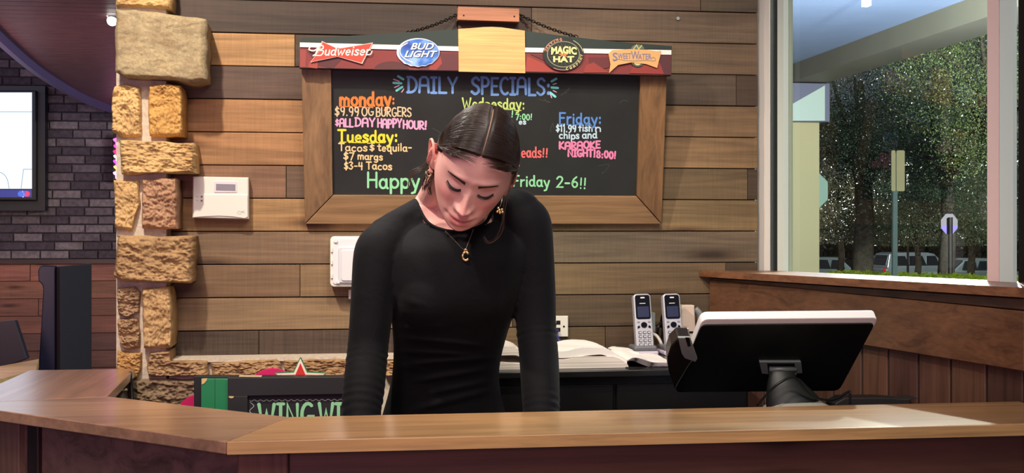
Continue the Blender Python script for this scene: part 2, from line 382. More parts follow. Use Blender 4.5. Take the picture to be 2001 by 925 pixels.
stones = [
 ([(223, -60), (333, -60), (334, 17), (300, 14), (225, 10)], YS-.0, T1, None, .010),
 ([(226, 16), (262, 17), (300, 23), (336, 29), (402, 37), (402, 158), (380, 161), (350, 156), (300, 153), (243, 151), (225, 141), (224, 60)], YS-.04, (178, 160, 126), .16, .0045),
 ([(222, 168), (245, 162), (274, 170), (275, 268), (240, 268), (219, 256), (218, 185)], YS, T1, None, .013),
 ([(290, 166), (330, 164), (351, 166), (356, 190), (355, 266), (290, 267)], YS-.01, (214, 166, 98), None, .011),
 ([(233, 274), (290, 274), (378, 280), (382, 296), (380, 337), (300, 340), (236, 340)], YS-.02, T1, None, .013),
 ([(222, 352), (268, 352), (272, 380), (272, 400), (258, 450), (224, 446)], YS, (214, 178, 124), None, .009),
 ([(277, 350), (344, 349), (346, 400), (345, 449), (276, 447)], YS-.01, T3, None, .013),
 ([(229, 459), (300, 462), (375, 461), (376, 500), (372, 554), (330, 553), (280, 551), (236, 551), (221, 540)], YS-.03, (184, 150, 108), .14, .015),
 ([(229, 564), (262, 561), (272, 570), (272, 610), (250, 621), (230, 616)], YS, (168, 138, 108), None, .016),
 ([(228, 624), (268, 622), (274, 650), (272, 680), (244, 684), (230, 660)], YS, (172, 140, 106), None, .015),
 ([(277, 563), (329, 560), (334, 600), (336, 640), (334, 680), (280, 682)], YS-.01, T2, None, .011),
 ([(228, 686), (250, 690), (276, 690), (276, 720), (268, 740), (228, 740)], YS, (206, 164, 104), None, .009),
 ([(292, 690), (330, 687), (334, 706), (404, 709), (405, 735), (288, 737), (286, 715)], YS-.005, (186, 152, 112), .12, .013),
 ([(413, 711), (480, 706), (541, 703), (549, 712), (548, 733), (480, 735), (414, 735)], YS+.01, (182, 148, 108), .12, .013),
 ([(556, 706), (620, 703), (690, 703), (740, 705), (742, 735), (640, 736), (556, 735)], YS+.01, (182, 148, 108), .12, .013),
 ([(750, 706), (880, 704), (884, 735), (752, 735)], YS+.01, (182, 148, 108), .12, .013),
 ([(250, 744), (320, 742), (385, 745), (390, 830), (300, 834), (250, 830)], YS, (146, 124, 100), .12, .016),
 ([(398, 744), (560, 742), (562, 830), (400, 832)], YS, (150, 126, 102), .12, .014),
 ([(572, 744), (730, 742), (732, 830), (574, 832)], YS, (146, 122, 98), .12, .014),
]
for i, (p, Y, c, d, a) in enumerate(stones): stone(p, Y, c, (YW-Y), a, seed=i*3.7)
for r, (y0, y1) in enumerate([(842, 960), (972, 1080), (1092, 1200), (1212, 1320), (1332, 1440)]):
    xs = [240, 360+30*(r % 2), 520, 640+40*(r % 2), 800]
    for i in range(4):
        if y0 < 1450: stone([(xs[i]+5, y0), (xs[i+1]-5, y0), (xs[i+1]-5, y1), (xs[i]+5, y1)], YS, random.choice([T1, T2, T3]), .12, .012, seed=r*11+i)
for i, (y0, y1) in enumerate([(-190, -70), (-330, -200), (-500, -340), (-660, -510)]):
    stone([(226, y0), (340+20*(i % 2), y0), (340+20*(i % 2), y1), (226, y1)], YS, random.choice([T1, T2]), YW-YS, .012, seed=60+i)
# low course the planks stand on
course = struct('trim_1', box(XY(330, YS+.03), XY(905, YS+.03), YS+.035, YW, 0, zy(706, 500, YS+.03)), M['mortar'])
obj('mortar_cap', box(XY(331, YS+.02), XY(905, YS+.02), YS+.022, YW-.018, zy(707, 500, YS+.02), zy(700, 500, YS+.02)), M['mortar'], course)
# ---- screw head
sc_o = PY(1325, 36, YW-.024)
obj('wall_screw', (lambda v: v)(tube([sc_o, sc_o+Vector((0, .012, 0))], .005, 12)), M['chrome'])
tagp(bpy.data.objects['wall_screw'], 'small round silver screw head in the top right of the plank wall', 'screw')
# =====================================================  SIDE HALF WALL, CAP, WINDOW
c0 = PY(1385, HY, YW); ang = math.radians(20.8); SD = Vector((math.sin(ang), -math.cos(ang), 0)); SN = Vector((-math.cos(ang), -math.sin(ang), 0))
c0 = Vector((c0.x, c0.y, 0))
def PSd(px, py, off=0): return PP(px, py, c0+SN*off, SN)      # point on side wall plane moved inwards by off
def side_quad(a, off): return [PSd(x, y, off) for x, y in a]
endp = c0+SD*1.9
half = struct('wall_right', prism([c0, c0+SD*1.036, c0+SD*1.036-SN*.15, Vector((c0.x+.16, YW, 0))], (0, 0, 1.27)), mat('half_wall_core', (48, 34, 28), .9))
DK = (104, 66, 46)
# wide horizontal board (top under the cap, bottom edge as photographed), built straight in the wall plane
def along(px0, px1, yl, yr, off):      # two points of a line in the plane, extended beyond the frame
    a = PSd(px0, yl, off); b = PSd(px1, yr, off); return a, b
def board(yt, yb, off, th, m, colr, name='board', c=.002, x0=1386, xr=2001, ext=.0):
    a, b = along(x0, xr, yt[0], yt[1], off); d, e = along(x0, xr, yb[0], yb[1], off)
    b = b+(b-a).normalized()*ext; e = e+(e-d).normalized()*ext
    return obj(name, chamfer([a, b, e, d], -SN*th, c), m, half, colr)
board((543, 584), (548.5, 607), .016, .014, M['stain_y'], (84, 56, 44), 'trim_strip')
board((547, 609), (626, 726.5), .020, .018, M['stain_y'], (114, 78, 54))
# vertical boards
zt = PSd(1700, 670, 0).z
edges = [1385, 1420, 1455, 1492, 1530, 1575, 1628, 1684, 1735, 1794, 1857, 1927, 2000]
for i in range(len(edges)-1):
    a = PSd(edges[i], HY, .004+random.uniform(0, .003)); b = PSd(edges[i+1], HY, .004)
    a.z = b.z = 0; g = SD*.003
    q = [a+g+Vector((0, 0, .02)), b-g+Vector((0, 0, .02)), b-g+Vector((0, 0, zt+.09)), a+g+Vector((0, 0, zt+.09))]
    obj('board', chamfer(q, -SN*.004, .002), M['stain_v'], half, [(98, 68, 54), (108, 76, 58), (88, 60, 50)][i % 3])
# cap: a solid ledge board, front edge anchored on its own line, back edge at the window
CO = .030
fa = PSd(1369, 529.5, CO); fb = PSd(2001, 563, CO); fb = fb+(fb-fa).normalized()*.05
ga = PSd(1369, 541, CO); gb = PSd(2001, 582, CO); gb = gb+(gb-ga).normalized()*.05
back = -SN*.25
th = .0
capv = [fa, fb, fb+back, Vector((XR+.04, YW-.02, fa.z)), ga, gb, gb+back, Vector((XR+.04, YW-.02, ga.z))]
fa2 = Vector((fa.x, YW-.022, fa.z))
capv[0] = PP(1366, 529, Vector((0, YW-.022, 0)), Vector((0, 1, 0))); capv[4] = capv[0]-Vector((0, 0, .017))
cap = obj('ledge_cap', (capv, [(0, 1, 2, 3), (7, 6, 5, 4), (0, 4, 5, 1), (1, 5, 6, 2), (2, 6, 7, 3), (3, 7, 4, 0)]), M['stain_y'], None, (136, 92, 64))
tagp(cap, 'reddish brown wooden ledge board capping the half wall under the window', 'ledge')
M_side_nook = None
# window plane
WOFF = -.165
wp = c0+SN*WOFF
def PWn(px, py, off=0): return PP(px, py, wp+SN*off, SN)
win = struct('window_1', (lambda a, b: prism([a, b, b-SN*.05, a-SN*.05], (0, 0, .03)))(Vector((*wp.xy, 1.265))-SD*.02, Vector((*(wp+SD*1.2).xy, 1.265))), mat('window_sill_metal', (150, 156, 150), .4))
def wpost(px0, px1, off, th, m, name, colr=None, z0=1.29, z1=3.3):
    a = PWn(px0, HY, off); b = PWn(px1, HY, off); a.z = b.z = z0
    return obj(name, prism([a, b, b-SN*th, a-SN*th], (0, 0, z1-z0)), m, win, colr)
wpost(1477, 1503, .012, .004, M['plaint'], 'window_frame', (248, 244, 234))
wpost(1504, 1523, -.002, .012, M['black'], 'window_gasket')
wpost(1519, 1531, .004, .018, M['plaint'], 'window_frame', (222, 236, 226))
wpost(1535, 1543, -.020, .012, M['plaint'], 'window_frame', (176, 190, 168))
wpost(1929, 1952, .004, .012, M['plaint'], 'window_frame', (240, 216, 214))
wpost(1953, 1980, .006, .012, M['plaint'], 'window_frame', (214, 234, 232))
wpost(1990, 2120, -.002, .03, M['black'], 'window_gasket')
gm = bpy.data.materials.new('window_glass'); gm.use_nodes = True; nt = gm.node_tree; nt.nodes.clear()
tr = N(nt, 'ShaderNodeBsdfTransparent'); tr.inputs[0].default_value = (.95, .98, .95, 1)
gl = N(nt, 'ShaderNodeBsdfGlossy', Roughness=.02); fr = N(nt, 'ShaderNodeFresnel', IOR=1.45); mx = N(nt, 'ShaderNodeMixShader'); ou = N(nt, 'ShaderNodeOutputMaterial')
ge = N(nt, 'ShaderNodeNewGeometry'); inv = N(nt, 'ShaderNodeMath', operation='SUBTRACT'); inv.inputs[0].default_value = 1; nt.links.new(ge.outputs['Backfacing'], inv.inputs[1])
ml = N(nt, 'ShaderNodeMath', operation='MULTIPLY'); nt.links.new(fr.outputs[0], ml.inputs[0]); nt.links.new(inv.outputs[0], ml.inputs[1])
nt.links.new(ml.outputs[0], mx.inputs[0]); nt.links.new(tr.outputs[0], mx.inputs[1]); nt.links.new(gl.outputs[0], mx.inputs[2]); nt.links.new(mx.outputs[0], ou.inputs[0])
wpost(1545, 1935, -.026, .006, gm, 'window_pane')
# =====================================================  COUNTER
ZC = 1.07; TH = .0215
A = PZ(442, 864, ZC); B_ = Vector((1.368, A.y-.012, ZC)); Ain = Vector((-.118, 2.272, ZC)); Bin = Vector((1.368, 2.272, ZC))
D0 = PZ(0, 803, ZC); dd = (D0-A).normalized()
Dco = A+dd*((-.805-A.x)/dd.x)      # outer corner with the return leg
Di = PZ(209, 775, ZC)
E_in = Vector((-.548, 3.105, ZC)); E_out = Vector((-.805, 3.105, ZC))
ctr = empty('reception_counter', (.2, 2.15, 0), 'L shaped varnished wooden reception counter with dark panelled front', 'counter')
CW = (178, 122, 78)
obj('countertop', slab([A, B_, Bin, Ain], TH), M['counter_x'], ctr, (202, 154, 106), bev=.0015)
obj('countertop', slab([A-Vector((.0007, 0, 0)), Ain-Vector((.0007, 0, 0)), Di, Dco], TH), M['counter_d'], ctr, (182, 142, 114), bev=.0015)
obj('countertop', slab([Dco+Vector((0, .0012, 0)), Di+Vector((0, .0012, 0)), E_in, E_out], TH), M['counter_y'], ctr, (182, 136, 108), bev=.0015)
# pale edge strip of the straight run
obj('edge_strip', prism([A+Vector((.002, -.0016, -.001)), B_+Vector((0, -.0016, -.001)), B_+Vector((0, -.0016, -TH)), A+Vector((.002, -.0016, -TH))], (0, .0015, 0)), M['edge'], ctr, (214, 170, 110))
ZP = ZC-TH
ov = .035
fy = A.y+ov
xp = A.x+.015
def front(x0, x1, y, z0, z1, colr, th=.02, m='stain_x', name='front_panel'):
    obj(name, chamfer([(x0, y, z0), (x1, y, z0), (x1, y, z1), (x0, y, z1)], (0, th, 0), .002), M[m], ctr, colr)
front(xp, 1.36, fy+.012, .08, ZP-.0, (112, 74, 56))
xs_ = PY(563, 900, fy).x
front(xp, xs_, fy, .0, ZP-.001, (122, 82, 62), .012, 'stain_v', 'corner_post')
for px in (2010,): front(PY(px, 900, fy).x, 1.36, fy, 0, ZP-.001, (70, 44, 34), .012, 'stain_v', 'corner_post')
front(xp, 1.36, fy+.004, 0, .09, (60, 38, 30), .02, 'stain_x', 'kick_board')
nrm = Vector((-dd.y, dd.x, 0));  nrm = nrm if nrm.y > 0 else -nrm
def dpanel(s0, s1, inn, z0, z1, colr, name, m='stain_x', th=.02):
    a = Vector((A.x, A.y, 0))+dd*s0+nrm*inn; b = Vector((A.x, A.y, 0))+dd*s1+nrm*inn
    q = [Vector((b.x, b.y, z0)), Vector((a.x, a.y, z0)), Vector((a.x, a.y, z1)), Vector((b.x, b.y, z1))]
    obj(name, chamfer(q, nrm*th, .002), M[m], ctr, colr)
Ld = (Dco-A).xy.length
dpanel(.01, Ld-.02, ov+.014, 0, ZP-.001, (134, 104, 94), 'front_panel')
pz = PP(70, 880, A+nrm*ov, nrm); s70 = (pz-A).xy.dot(dd.xy)
dpanel(s70, s70+.035, ov+.004, 0, ZP-.001, (44, 30, 30), 'corner_post', 'stain_v')
pz = PP(36, 880, A+nrm*ov, nrm); s36 = (pz-A).xy.dot(dd.xy)
dpanel(s36, Ld-.01, ov, 0, ZP-.001, (136, 104, 90), 'corner_post', 'stain_v')
obj('return_panel', chamfer([(-.77, 3.1, 0), (-.77, Dco.y+.05, 0), (-.77, Dco.y+.05, ZP), (-.77, 3.1, ZP)], (.02, 0, 0), .002), M['stain_x'], ctr, (98, 66, 52))
obj('inner_post', tube([C(254, 728, 2.93), C(259, 782, 2.90)], .0045, 8), M['dkmetal'], ctr)
pb = C(256, 760, 2.92); obj('inner_post', tube([(pb.x, pb.y, 0), (pb.x, pb.y, 1.0)], .012, 10), M['dkmetal'], ctr)
# staff-side work desk below the counter
desk = empty('work_desk', (.6, 2.42, 0), 'dark work desk behind the straight run of the counter', 'desk')
obj('desktop', prism([Vector(p+(.86,)) for p in ((-.05, 2.26), (1.30, 2.26), (1.15, 2.70), (.72, 2.70), (.72, 2.47), (-.05, 2.47))], (0, 0, .025)), M['black'], desk, bev=.002)
for x in (-.03, .66, 1.1): obj('leg', box(x, x+.03, 2.30, 2.45, 0, .86), M['black'], desk)
# =====================================================  BACK STATION
ZB = 1.088
xl, xr_ = XY(930, 2.78), PY(1467, 780, 2.78).x
st = empty('black_cabinet', ((xl+xr_)/2, 2.98, 0), 'black laminate cabinet under the phones and the open book', 'cabinet')
obj('worktop', box(xl-.01, xr_+.012, 2.765, YW-.026, ZB-.018, ZB), mat('black_worktop', (26, 26, 27), .22), st, bev=.003)
obj('body', box(xl, xr_, 2.80, YW-.03, .06, ZB-.018), M['black'], st)
wmid = (xl+xr_)/2
for k in (0, 1):
    a = xl+.01 if k == 0 else wmid+.004; b = wmid-.004 if k == 0 else xr_-.01
    dr = obj('door', chamfer([(a, 2.784, .1), (b, 2.784, .1), (b, 2.784, 1.05), (a, 2.784, 1.05)], (0, .016, 0), .002), M['black'], st)
    hx = wmid-.03 if k == 0 else wmid+.03
    obj('handle', tube([(hx, 2.768, .8), (hx, 2.768, .92)], .005, 8), M['dkmetal'], dr)
# =====================================================  DINING ROOM (far left)
YD = 9.45
dwall = struct('wall_dining', box(-8, .6, YD, YD+.15, 0, 3.35), M['brickm'])
zw = PY(120, 513, YD).z
BH, BL, MT = .0665, .213, .0095
r = 0; z = zw+.03; nb = 0
while z < 2.75:
    x = XY(-200, YD)-random.uniform(0, .1)-(BL/2 if r % 2 else 0)
    while x < XY(250, YD):
        j = random.uniform(-.005, .005)
        t = random.random()
        c = (118, 104, 106) if t > .8 else ((98, 84, 88) if t > .5 else (72, 60, 66))
        if nb < 300:
            obj('brick', chamfer([(x, YD-.012-j, z), (x+BL-MT, YD-.012-j, z), (x+BL-MT, YD-.012-j, z+BH-MT), (x, YD-.012-j, z+BH-MT)], (0, .014+j, 0), .004), M['brick'], dwall, c); nb += 1
        x += BL
    z += BH; r += 1
obj('cap_rail', box(XY(-400, YD), XY(245, YD), YD-.045, YD, zw-.01, zw+.024), M['stain_x'], dwall, (66, 42, 42))
zz = zw-.012; k = 0; cols = [(150, 92, 76), (136, 88, 68), (124, 78, 64), (132, 82, 68), (96, 62, 56), (100, 64, 54), (110, 70, 58), (120, 76, 60), (110, 70, 58)]
while zz > .1:
    x0 = XY(-400, YD); x1 = XY(60+(k*53) % 90, YD); x2 = XY(245, YD)
    for a, b in ((x0, x1), (x1, x2)):
        obj('plank', chamfer([(a+.002, YD-.02, zz-.131), (b-.002, YD-.02, zz-.131), (b-.002, YD-.02, zz), (a+.002, YD-.02, zz)], (0, .02, 0), .003), M['plank'], dwall, cols[k % 9])
    zz -= .134; k += 1
# curved dropped ceiling of narrow boards
ZS = 2.36
cur = [(-120, -60), (-60, 10), (0, 72), (60, 124), (110, 158), (160, 186), (215, 208), (262, 224)]
cw = spl([tuple(PZ(x, y, ZS).xy) for x, y in cur], 10)
sof = struct('ceiling_soffit', box(-8, -.9, 3.6, 3.7, ZS+.03, ZS+.05), M['purple'])
cya = np.array(cw)
ys = np.arange(3.7, 9.4, .098)
for y in ys:
    idx = np.argmin(abs(cya[:, 1]-y)); xc = cya[idx, 0]
    if y > cya[:, 1].max(): break
    if y < cya[:, 1].min(): xc = cya[0, 0]-2
    idx2 = np.argmin(abs(cya[:, 1]-(y+.094))); xc2 = cya[idx2, 0] if y+.094 > cya[:, 1].min() else xc
    # boards lie on the far side of the curve (towards the column)
    q = [Vector((xc, y, ZS)), Vector((-.95, y, ZS)), Vector((-.95, y+.094, ZS)), Vector((xc2, y+.094, ZS))]
    obj('soffit_board', chamfer(q, (0, 0, .02), .004), M['purple'], sof)
rim = [Vector((p[0], p[1], ZS-.05)) for p in cw]
rv = []; rf = []
for i, p in enumerate(rim):
    rv += [p, p+Vector((0, 0, 1.0)), p+Vector((.03, .0, 1.0)), p+Vector((.03, 0, 0))]
    if i: a = (i-1)*4; b = i*4; rf += [(a, b, b+1, a+1), (a+3, a+2, b+2, b+3), (a, a+3, b+3, b)]
obj('soffit_fascia', (rv, rf), mat('soffit_fascia_paint', (118, 102, 146), .5), sof)
# =====================================================  STROKE LETTERING
def arc(cx, cy, rx, ry, a0, a1, n=9):
    return [(cx+rx*math.cos(math.radians(a0+(a1-a0)*i/n)), cy+ry*math.sin(math.radians(a0+(a1-a0)*i/n))) for i in range(n+1)]
X = .62
G = {  # advance width, strokes (x, y); cap height 1, x height .62
 'A': (.66, [[(0, 0), (.05, .85), (.2, 1), (.42, 1), (.56, .85), (.6, 0)], [(.04, .45), (.58, .45)]]),
 'B': (.6, [[(.05, 0), (.05, 1)], [(0, 1)]+arc(.25, .76, .25, .24, 90, -90)+[(.05, .52)], [(.05, .52)]+arc(.28, .26, .27, .26, 90, -90)+[(0, 0)]]),
 'C': (.6, [arc(.34, .5, .32, .5, 55, 305, 14)]),
 'D': (.66, [[(.08, 0), (.08, 1)], [(0, 1)]+arc(.18, .5, .42, .5, 90, -90, 12)+[(0, 0)]]),
 'E': (.52, [[(.48, 1), (.05, 1), (.05, 0), (.48, 0)], [(.05, .52), (.4, .52)]]),
 'F': (.52, [[(.5, 1), (.05, 1), (.05, 0)], [(.05, .52), (.4, .52)]]),
 'G': (.64, [arc(.34, .5, .32, .5, 55, 300, 14)+[(.58, .15), (.6, .42), (.36, .42)]]),
 'H': (.6, [[(.04, 0), (.04, 1)], [(.54, 0), (.54, 1)], [(.04, .5), (.54, .5)]]),
 'I': (.36, [[(.16, 0), (.16, 1)], [(0, 1), (.32, 1)], [(0, 0), (.32, 0)]]),
 'i_cap': (.2, [[(.08, 0), (.08, 1)]]),
 'K': (.6, [[(.05, 0), (.05, 1)], [(.5, 1), (.05, .45), (.54, 0)]]),
 'L': (.5, [[(.05, 1), (.05, 0), (.48, 0)]]),
 'M': (.8, [[(0, 0), (.08, 1), (.37, .3), (.66, 1), (.74, 0)]]),
 'N': (.66, [[(.04, 0), (.04, 1), (.56, 0), (.56, 1)]]),
 'O': (.66, [arc(.32, .5, .3, .5, 90, 450, 18)]),
 'P': (.56, [[(.05, 0), (.05, 1)], [(0, 1)]+arc(.24, .73, .26, .27, 90, -90)+[(.05, .46)]]),
 'R': (.6, [[(.05, 0), (.05, 1)], [(0, 1)]+arc(.24, .74, .26, .26, 90, -90)+[(.08, .48), (.54, 0)]]),
 'S': (.56, [spl([(.5, .86), (.3, 1), (.06, .86), (.1, .62), (.42, .42), (.48, .16), (.24, 0), (.0, .14)], 5)]),
 'T': (.58, [[(0, 1), (.56, 1)], [(.28, 1), (.28, 0)]]),
 'U': (.62, [[(.04, 1), (.04, .3)]+arc(.3, .28, .26, .28, 180, 360)+[(.56, 1)]]),
 'V': (.6, [[(0, 1), (.28, 0), (.56, 1)]]),
 'W': (.86, [[(0, 1), (.2, 0), (.4, .7), (.6, 0), (.8, 1)]]),
 'Y': (.6, [[(0, 1), (.28, .45), (.56, 1)], [(.28, .45), (.28, 0)]]),
 'a': (.52, [arc(.22, .3, .2, .3, 60, 420, 14), [(.42, .6), (.42, .08), (.5, 0)]]),
 'c': (.46, [arc(.25, .3, .22, .3, 50, 310, 12)]),
 'd': (.54, [arc(.22, .3, .2, .3, 60, 420, 14), [(.42, 1), (.42, .06), (.5, 0)]]),
 'e': (.5, [[(.05, .3), (.43, .33)]+arc(.24, .3, .2, .3, 10, 310, 14)]),
 'f': (.38, [[(.36, .92), (.24, 1), (.15, .88), (.15, 0)], [(0, .58), (.32, .58)]]),
 'g': (.52, [arc(.22, .3, .2, .3, 60, 420, 14), [(.42, .6), (.42, -.2), (.25, -.36), (.04, -.26)]]),
 'h': (.5, [[(.05, 1), (.05, 0)], [(.05, .4), (.2, .6), (.36, .56), (.42, .4), (.42, 0)]]),
 'i': (.18, [[(.07, .6), (.07, 0)], [(.07, .84), (.07, .9)]]),
 'l': (.18, [[(.07, 1), (.07, 0)]]),
 'm': (.76, [[(.05, .62), (.05, 0)], [(.05, .4), (.2, .62), (.36, .5), (.36, 0)], [(.36, .4), (.5, .62), (.68, .5), (.68, 0)]]),
 'n': (.5, [[(.05, .62), (.05, 0)], [(.05, .4), (.2, .62), (.36, .56), (.42, .4), (.42, 0)]]),
 'o': (.52, [arc(.25, .3, .22, .3, 90, 450, 14)]),
 'p': (.52, [[(.05, .6), (.05, -.36)], arc(.27, .3, .22, .3, 180, 540, 14)]),
 'q': (.54, [arc(.24, .3, .2, .3, 60, 420, 14), [(.44, .6), (.44, -.3), (.54, -.36)]]),
 'r': (.38, [[(.05, .62), (.05, 0)], [(.05, .38), (.18, .58), (.34, .6)]]),
 's': (.42, [spl([(.36, .52), (.2, .62), (.04, .5), (.16, .34), (.34, .22), (.32, .04), (.16, 0), (.0, .08)], 4)]),
 't': (.4, [[(.18, .9), (.18, .1), (.3, 0), (.38, .04)], [(0, .62), (.36, .62)]]),
 'u': (.5, [[(.05, .6), (.05, .15), (.18, 0), (.34, .06), (.42, .2)], [(.42, .6), (.42, 0)]]),
 'w': (.7, [[(0, .62), (.16, 0), (.33, .5), (.5, 0), (.66, .62)]]),
 'y': (.5, [[(.02, .6), (.24, .02)], [(.46, .6), (.2, -.3), (.04, -.36)]]),
 '$': (.5, [spl([(.42, .8), (.25, .9), (.06, .76), (.12, .56), (.38, .42), (.4, .2), (.2, .08), (.0, .2)], 4), [(.22, 1.05), (.22, -.08)]]),
 '0': (.54, [arc(.26, .5, .22, .5, 90, 450, 16)]),
 '1': (.3, [[(.02, .8), (.16, 1), (.16, 0)]]),
 '2': (.54, [spl([(.02, .8), (.14, .98), (.34, 1), (.46, .8), (.36, .5), (.02, 0)], 4)+[(.5, 0)]]),
 '3': (.52, [spl([(.02, .9), (.24, 1), (.42, .8), (.2, .54), (.44, .3), (.24, 0), (.0, .12)], 4)]),
 '4': (.54, [[(.08, 1), (.04, .5), (.46, .5)], [(.4, 1), (.4, 0)]]),
 '6': (.54, [spl([(.4, 1), (.16, .74), (.04, .34), (.2, 0), (.42, .12), (.44, .4), (.24, .54), (.06, .36)], 4)]),
 '7': (.5, [[(0, 1), (.46, 1), (.16, 0)]]),
 '8': (.52, [spl([(.4, .84), (.24, 1), (.06, .84), (.1, .62), (.4, .36), (.42, .12), (.22, 0), (.04, .14), (.08, .38), (.38, .64), (.42, .86)], 4)]),
 '9': (.52, [arc(.23, .7, .2, .28, 30, 390, 14), [(.43, .8), (.4, .3), (.3, 0)]]),
 '!': (.26, [[(.14, 1), (.1, .32)], [(.08, .06), (.08, .0)]]),
 ':': (.26, [[(.1, .52), (.1, .6)], [(.1, .06), (.1, .14)]]),
 '.': (.22, [[(.08, .0), (.08, .06)]]),
 '-': (.44, [[(.04, .42), (.36, .42)]]),
 ' ': (.36, []),
 ',': (.2, [[(.1, .06), (.04, -.14)]]),
}
class P2(tuple): k = 0
_SK = [0]
def stroke2d(pts, w, jit=0):
    """continuous mitred ribbon with round ends; each stroke lies a hair above the last"""
    Q = [np.array(tuple(p)[:2], float) for p in pts]; P = [Q[0]]
    for q in Q[1:]:
        if np.hypot(*(q-P[-1])) > 1e-4: P.append(q)
    if len(P) < 2: P = [P[0], P[0]+np.array([.01, 0])]
    n = len(P); nr = []
    for i in range(n):
        a = P[i]-P[i-1] if i else P[1]-P[0]; b_ = P[i+1]-P[i] if i < n-1 else P[-1]-P[-2]
        a = a/np.hypot(*a); b_ = b_/np.hypot(*b_); na = np.array([-a[1], a[0]]); nb_ = np.array([-b_[1], b_[0]]); m = na+nb_
        L = np.hypot(*m); m = m/L if L > .3 else na; s = 1/max(.55, abs(m.dot(na))); nr.append(m*s*w/2)
    V = []; Fc = []
    for i in range(n): V += [P[i]-nr[i], P[i]+nr[i]]
    for i in range(n-1): Fc.append((2*i, 2*i+2, 2*i+3, 2*i+1))
    closed = n > 4 and np.hypot(*(P[0]-P[-1])) < w*.12
    for (c_, nn_, ia, ib, sg) in () if closed else ((P[0], nr[0], 0, 1, 1), (P[-1], nr[-1], 2*n-2, 2*n-1, -1)):
        a0 = math.atan2(nn_[1], nn_[0]); s = len(V); r = w/2
        for t in range(1, 5):
            th = a0+sg*math.pi*t/5; V.append(c_+np.array([math.cos(th), math.sin(th)])*r)
        Fc.append((ia, ib, s, s+1, s+2, s+3))
    _SK[0] = (_SK[0]+1) % 7; out = []
    for p in V: q = P2(p); q.k = _SK[0]; out.append(q)
    return out, Fc
def word2d(text, x0, y0, x1, h, w, slope=0, shear=0, bounce=0):
    """text laid from x0 to x1 (px, baseline y0 growing downwards), cap height h px, stroke width w px"""
    adv = [G[c][0] for c in text]; gap = .12; tot = sum(adv)+gap*(len(text)-1)
    sx = (x1-x0)/tot; V = []; Fc = []; x = 0
    for c, a in zip(text, adv):
        dy = random.uniform(-bounce, bounce)
        for st in G[c][1]:
            P = [(x0+(x+px_)*sx+shear*py_*h, y0+slope*((x+px_)*sx)-py_*h+dy) for px_, py_ in st]
            v, f = stroke2d(P, w*random.uniform(.92, 1.08)); n = len(V); V += v; Fc += [tuple(i+n for i in q) for q in f]
        x += a+gap
    return V, Fc
def flat(v2, f, plane, name, m, parent, col, back=None):
    """2D px drawing set on a real plane; plane = function (px, py) -> world. Each face sits 0.01 mm apart to stay clean"""
    W_ = [plane(p[0], p[1]) for p in v2]
    W_ = [q+(EY-q).normalized()*getattr(p, 'k', 0)*6e-5 for p, q in zip(v2, W_)]
    return obj(name, (W_, f), m, parent, col)
def font2d(text, x0, y0, x1, y1, shear=0, spacing=1.0, bold=0.0):
    cu = bpy.data.curves.new('t', 'FONT'); cu.body = text; cu.shear = shear; cu.space_character = spacing; cu.offset = bold; cu.resolution_u = 3
    o = bpy.data.objects.new('t', cu); COL.objects.link(o); dg = bpy.context.evaluated_depsgraph_get()
    me = bpy.data.meshes.new_from_object(o.evaluated_get(dg)); a = np.array([v.co[:2] for v in me.vertices]); f = [tuple(p.vertices) for p in me.polygons]
    bpy.data.objects.remove(o); bpy.data.curves.remove(cu); bpy.data.meshes.remove(me)
    lo, hi = a.min(0), a.max(0); a = (a-lo)/(hi-lo)
    return [(x0+p[0]*(x1-x0), y1+(y0-y1)*p[1]) for p in a], f
# =====================================================  SPECIALS BOARD
pb0 = PY(945, 437, YW-.045); pt0 = PY(945, 143, YW-.118)
ux = Vector((1, 0, 0)); uy = (pt0-pb0).normalized(); nb = ux.cross(uy)      # towards room (-Y)
if nb.y > 0: nb = -nb
def BP(off=0): return lambda px, py: PP(px, py, pb0+nb*off, nb)
board_o = empty('menu_board', (pb0.x, YW-.03, pb0.z), 'large wood framed chalkboard of daily specials hung by chains on the plank wall', 'chalkboard')
q0 = BP(0)
def pris(poly, off, th, name, m, col, parent=board_o, bev=0):
    f = BP(off); return obj(name, prism([f(*p) for p in poly], -nb*th), m, parent, col, bev=bev)
pris([(640, 120), (1256, 124), (1250, 392), (644, 390)], -.012, .012, 'chalk_panel', M['slate'], None)
FC = (146, 106, 72)
pris([(589, 125), (647, 125), (650, 381), (596, 437)], 0, .028, 'frame_rail', M['frame_v'], (140, 108, 76), bev=.0015)
pris([(1252, 130), (1304, 130), (1293, 437), (1245, 383)], 0, .028, 'frame_rail', M['frame_v'], (132, 98, 64), bev=.0015)
pris([(651, 382), (1244, 384), (1292, 438), (597, 438)], 0, .028, 'frame_rail', M['frame_h'], (142, 110, 76), bev=.0015)
pris([(589, 100), (1304, 105), (1304, 130), (589, 124)], 0, .028, 'frame_rail', M['frame_h'], (90, 70, 54))
CH = BP(-.0112)
M['chalk'] = mat('chalk_paint', rough=.8, objcol=True)
def chalk(text, x0, y0, x1, h, w, col, slope=0.01, shear=0, bounce=.8):
    v, f = word2d(text, x0, y0, x1, h, w, slope, shear, bounce)
    return flat(v, f, CH, 'lettering', M['chalk'], board_o, col)
def lines(segs, w, col, name='lettering'):
    V = []; Fc = []
    if name == 'ray_mark':
        for s in segs: v, f = stroke2d(s, w); flat(v, f, CH, name, M['chalk'], board_o, col)
        return
    for s in segs:
        v, f = stroke2d(s, w); n = len(V); V += v; Fc += [tuple(i+n for i in q) for q in f]
    return flat(V, Fc, CH, name, M['chalk'], board_o, col)
BL_, OR, CR, PK, YE, GR, LB, RD, HP = (118, 160, 222), (240, 130, 60), (226, 198, 160), (244, 168, 206), (240, 222, 60), (150, 224, 170), (196, 222, 236), (244, 110, 110), (236, 136, 180)
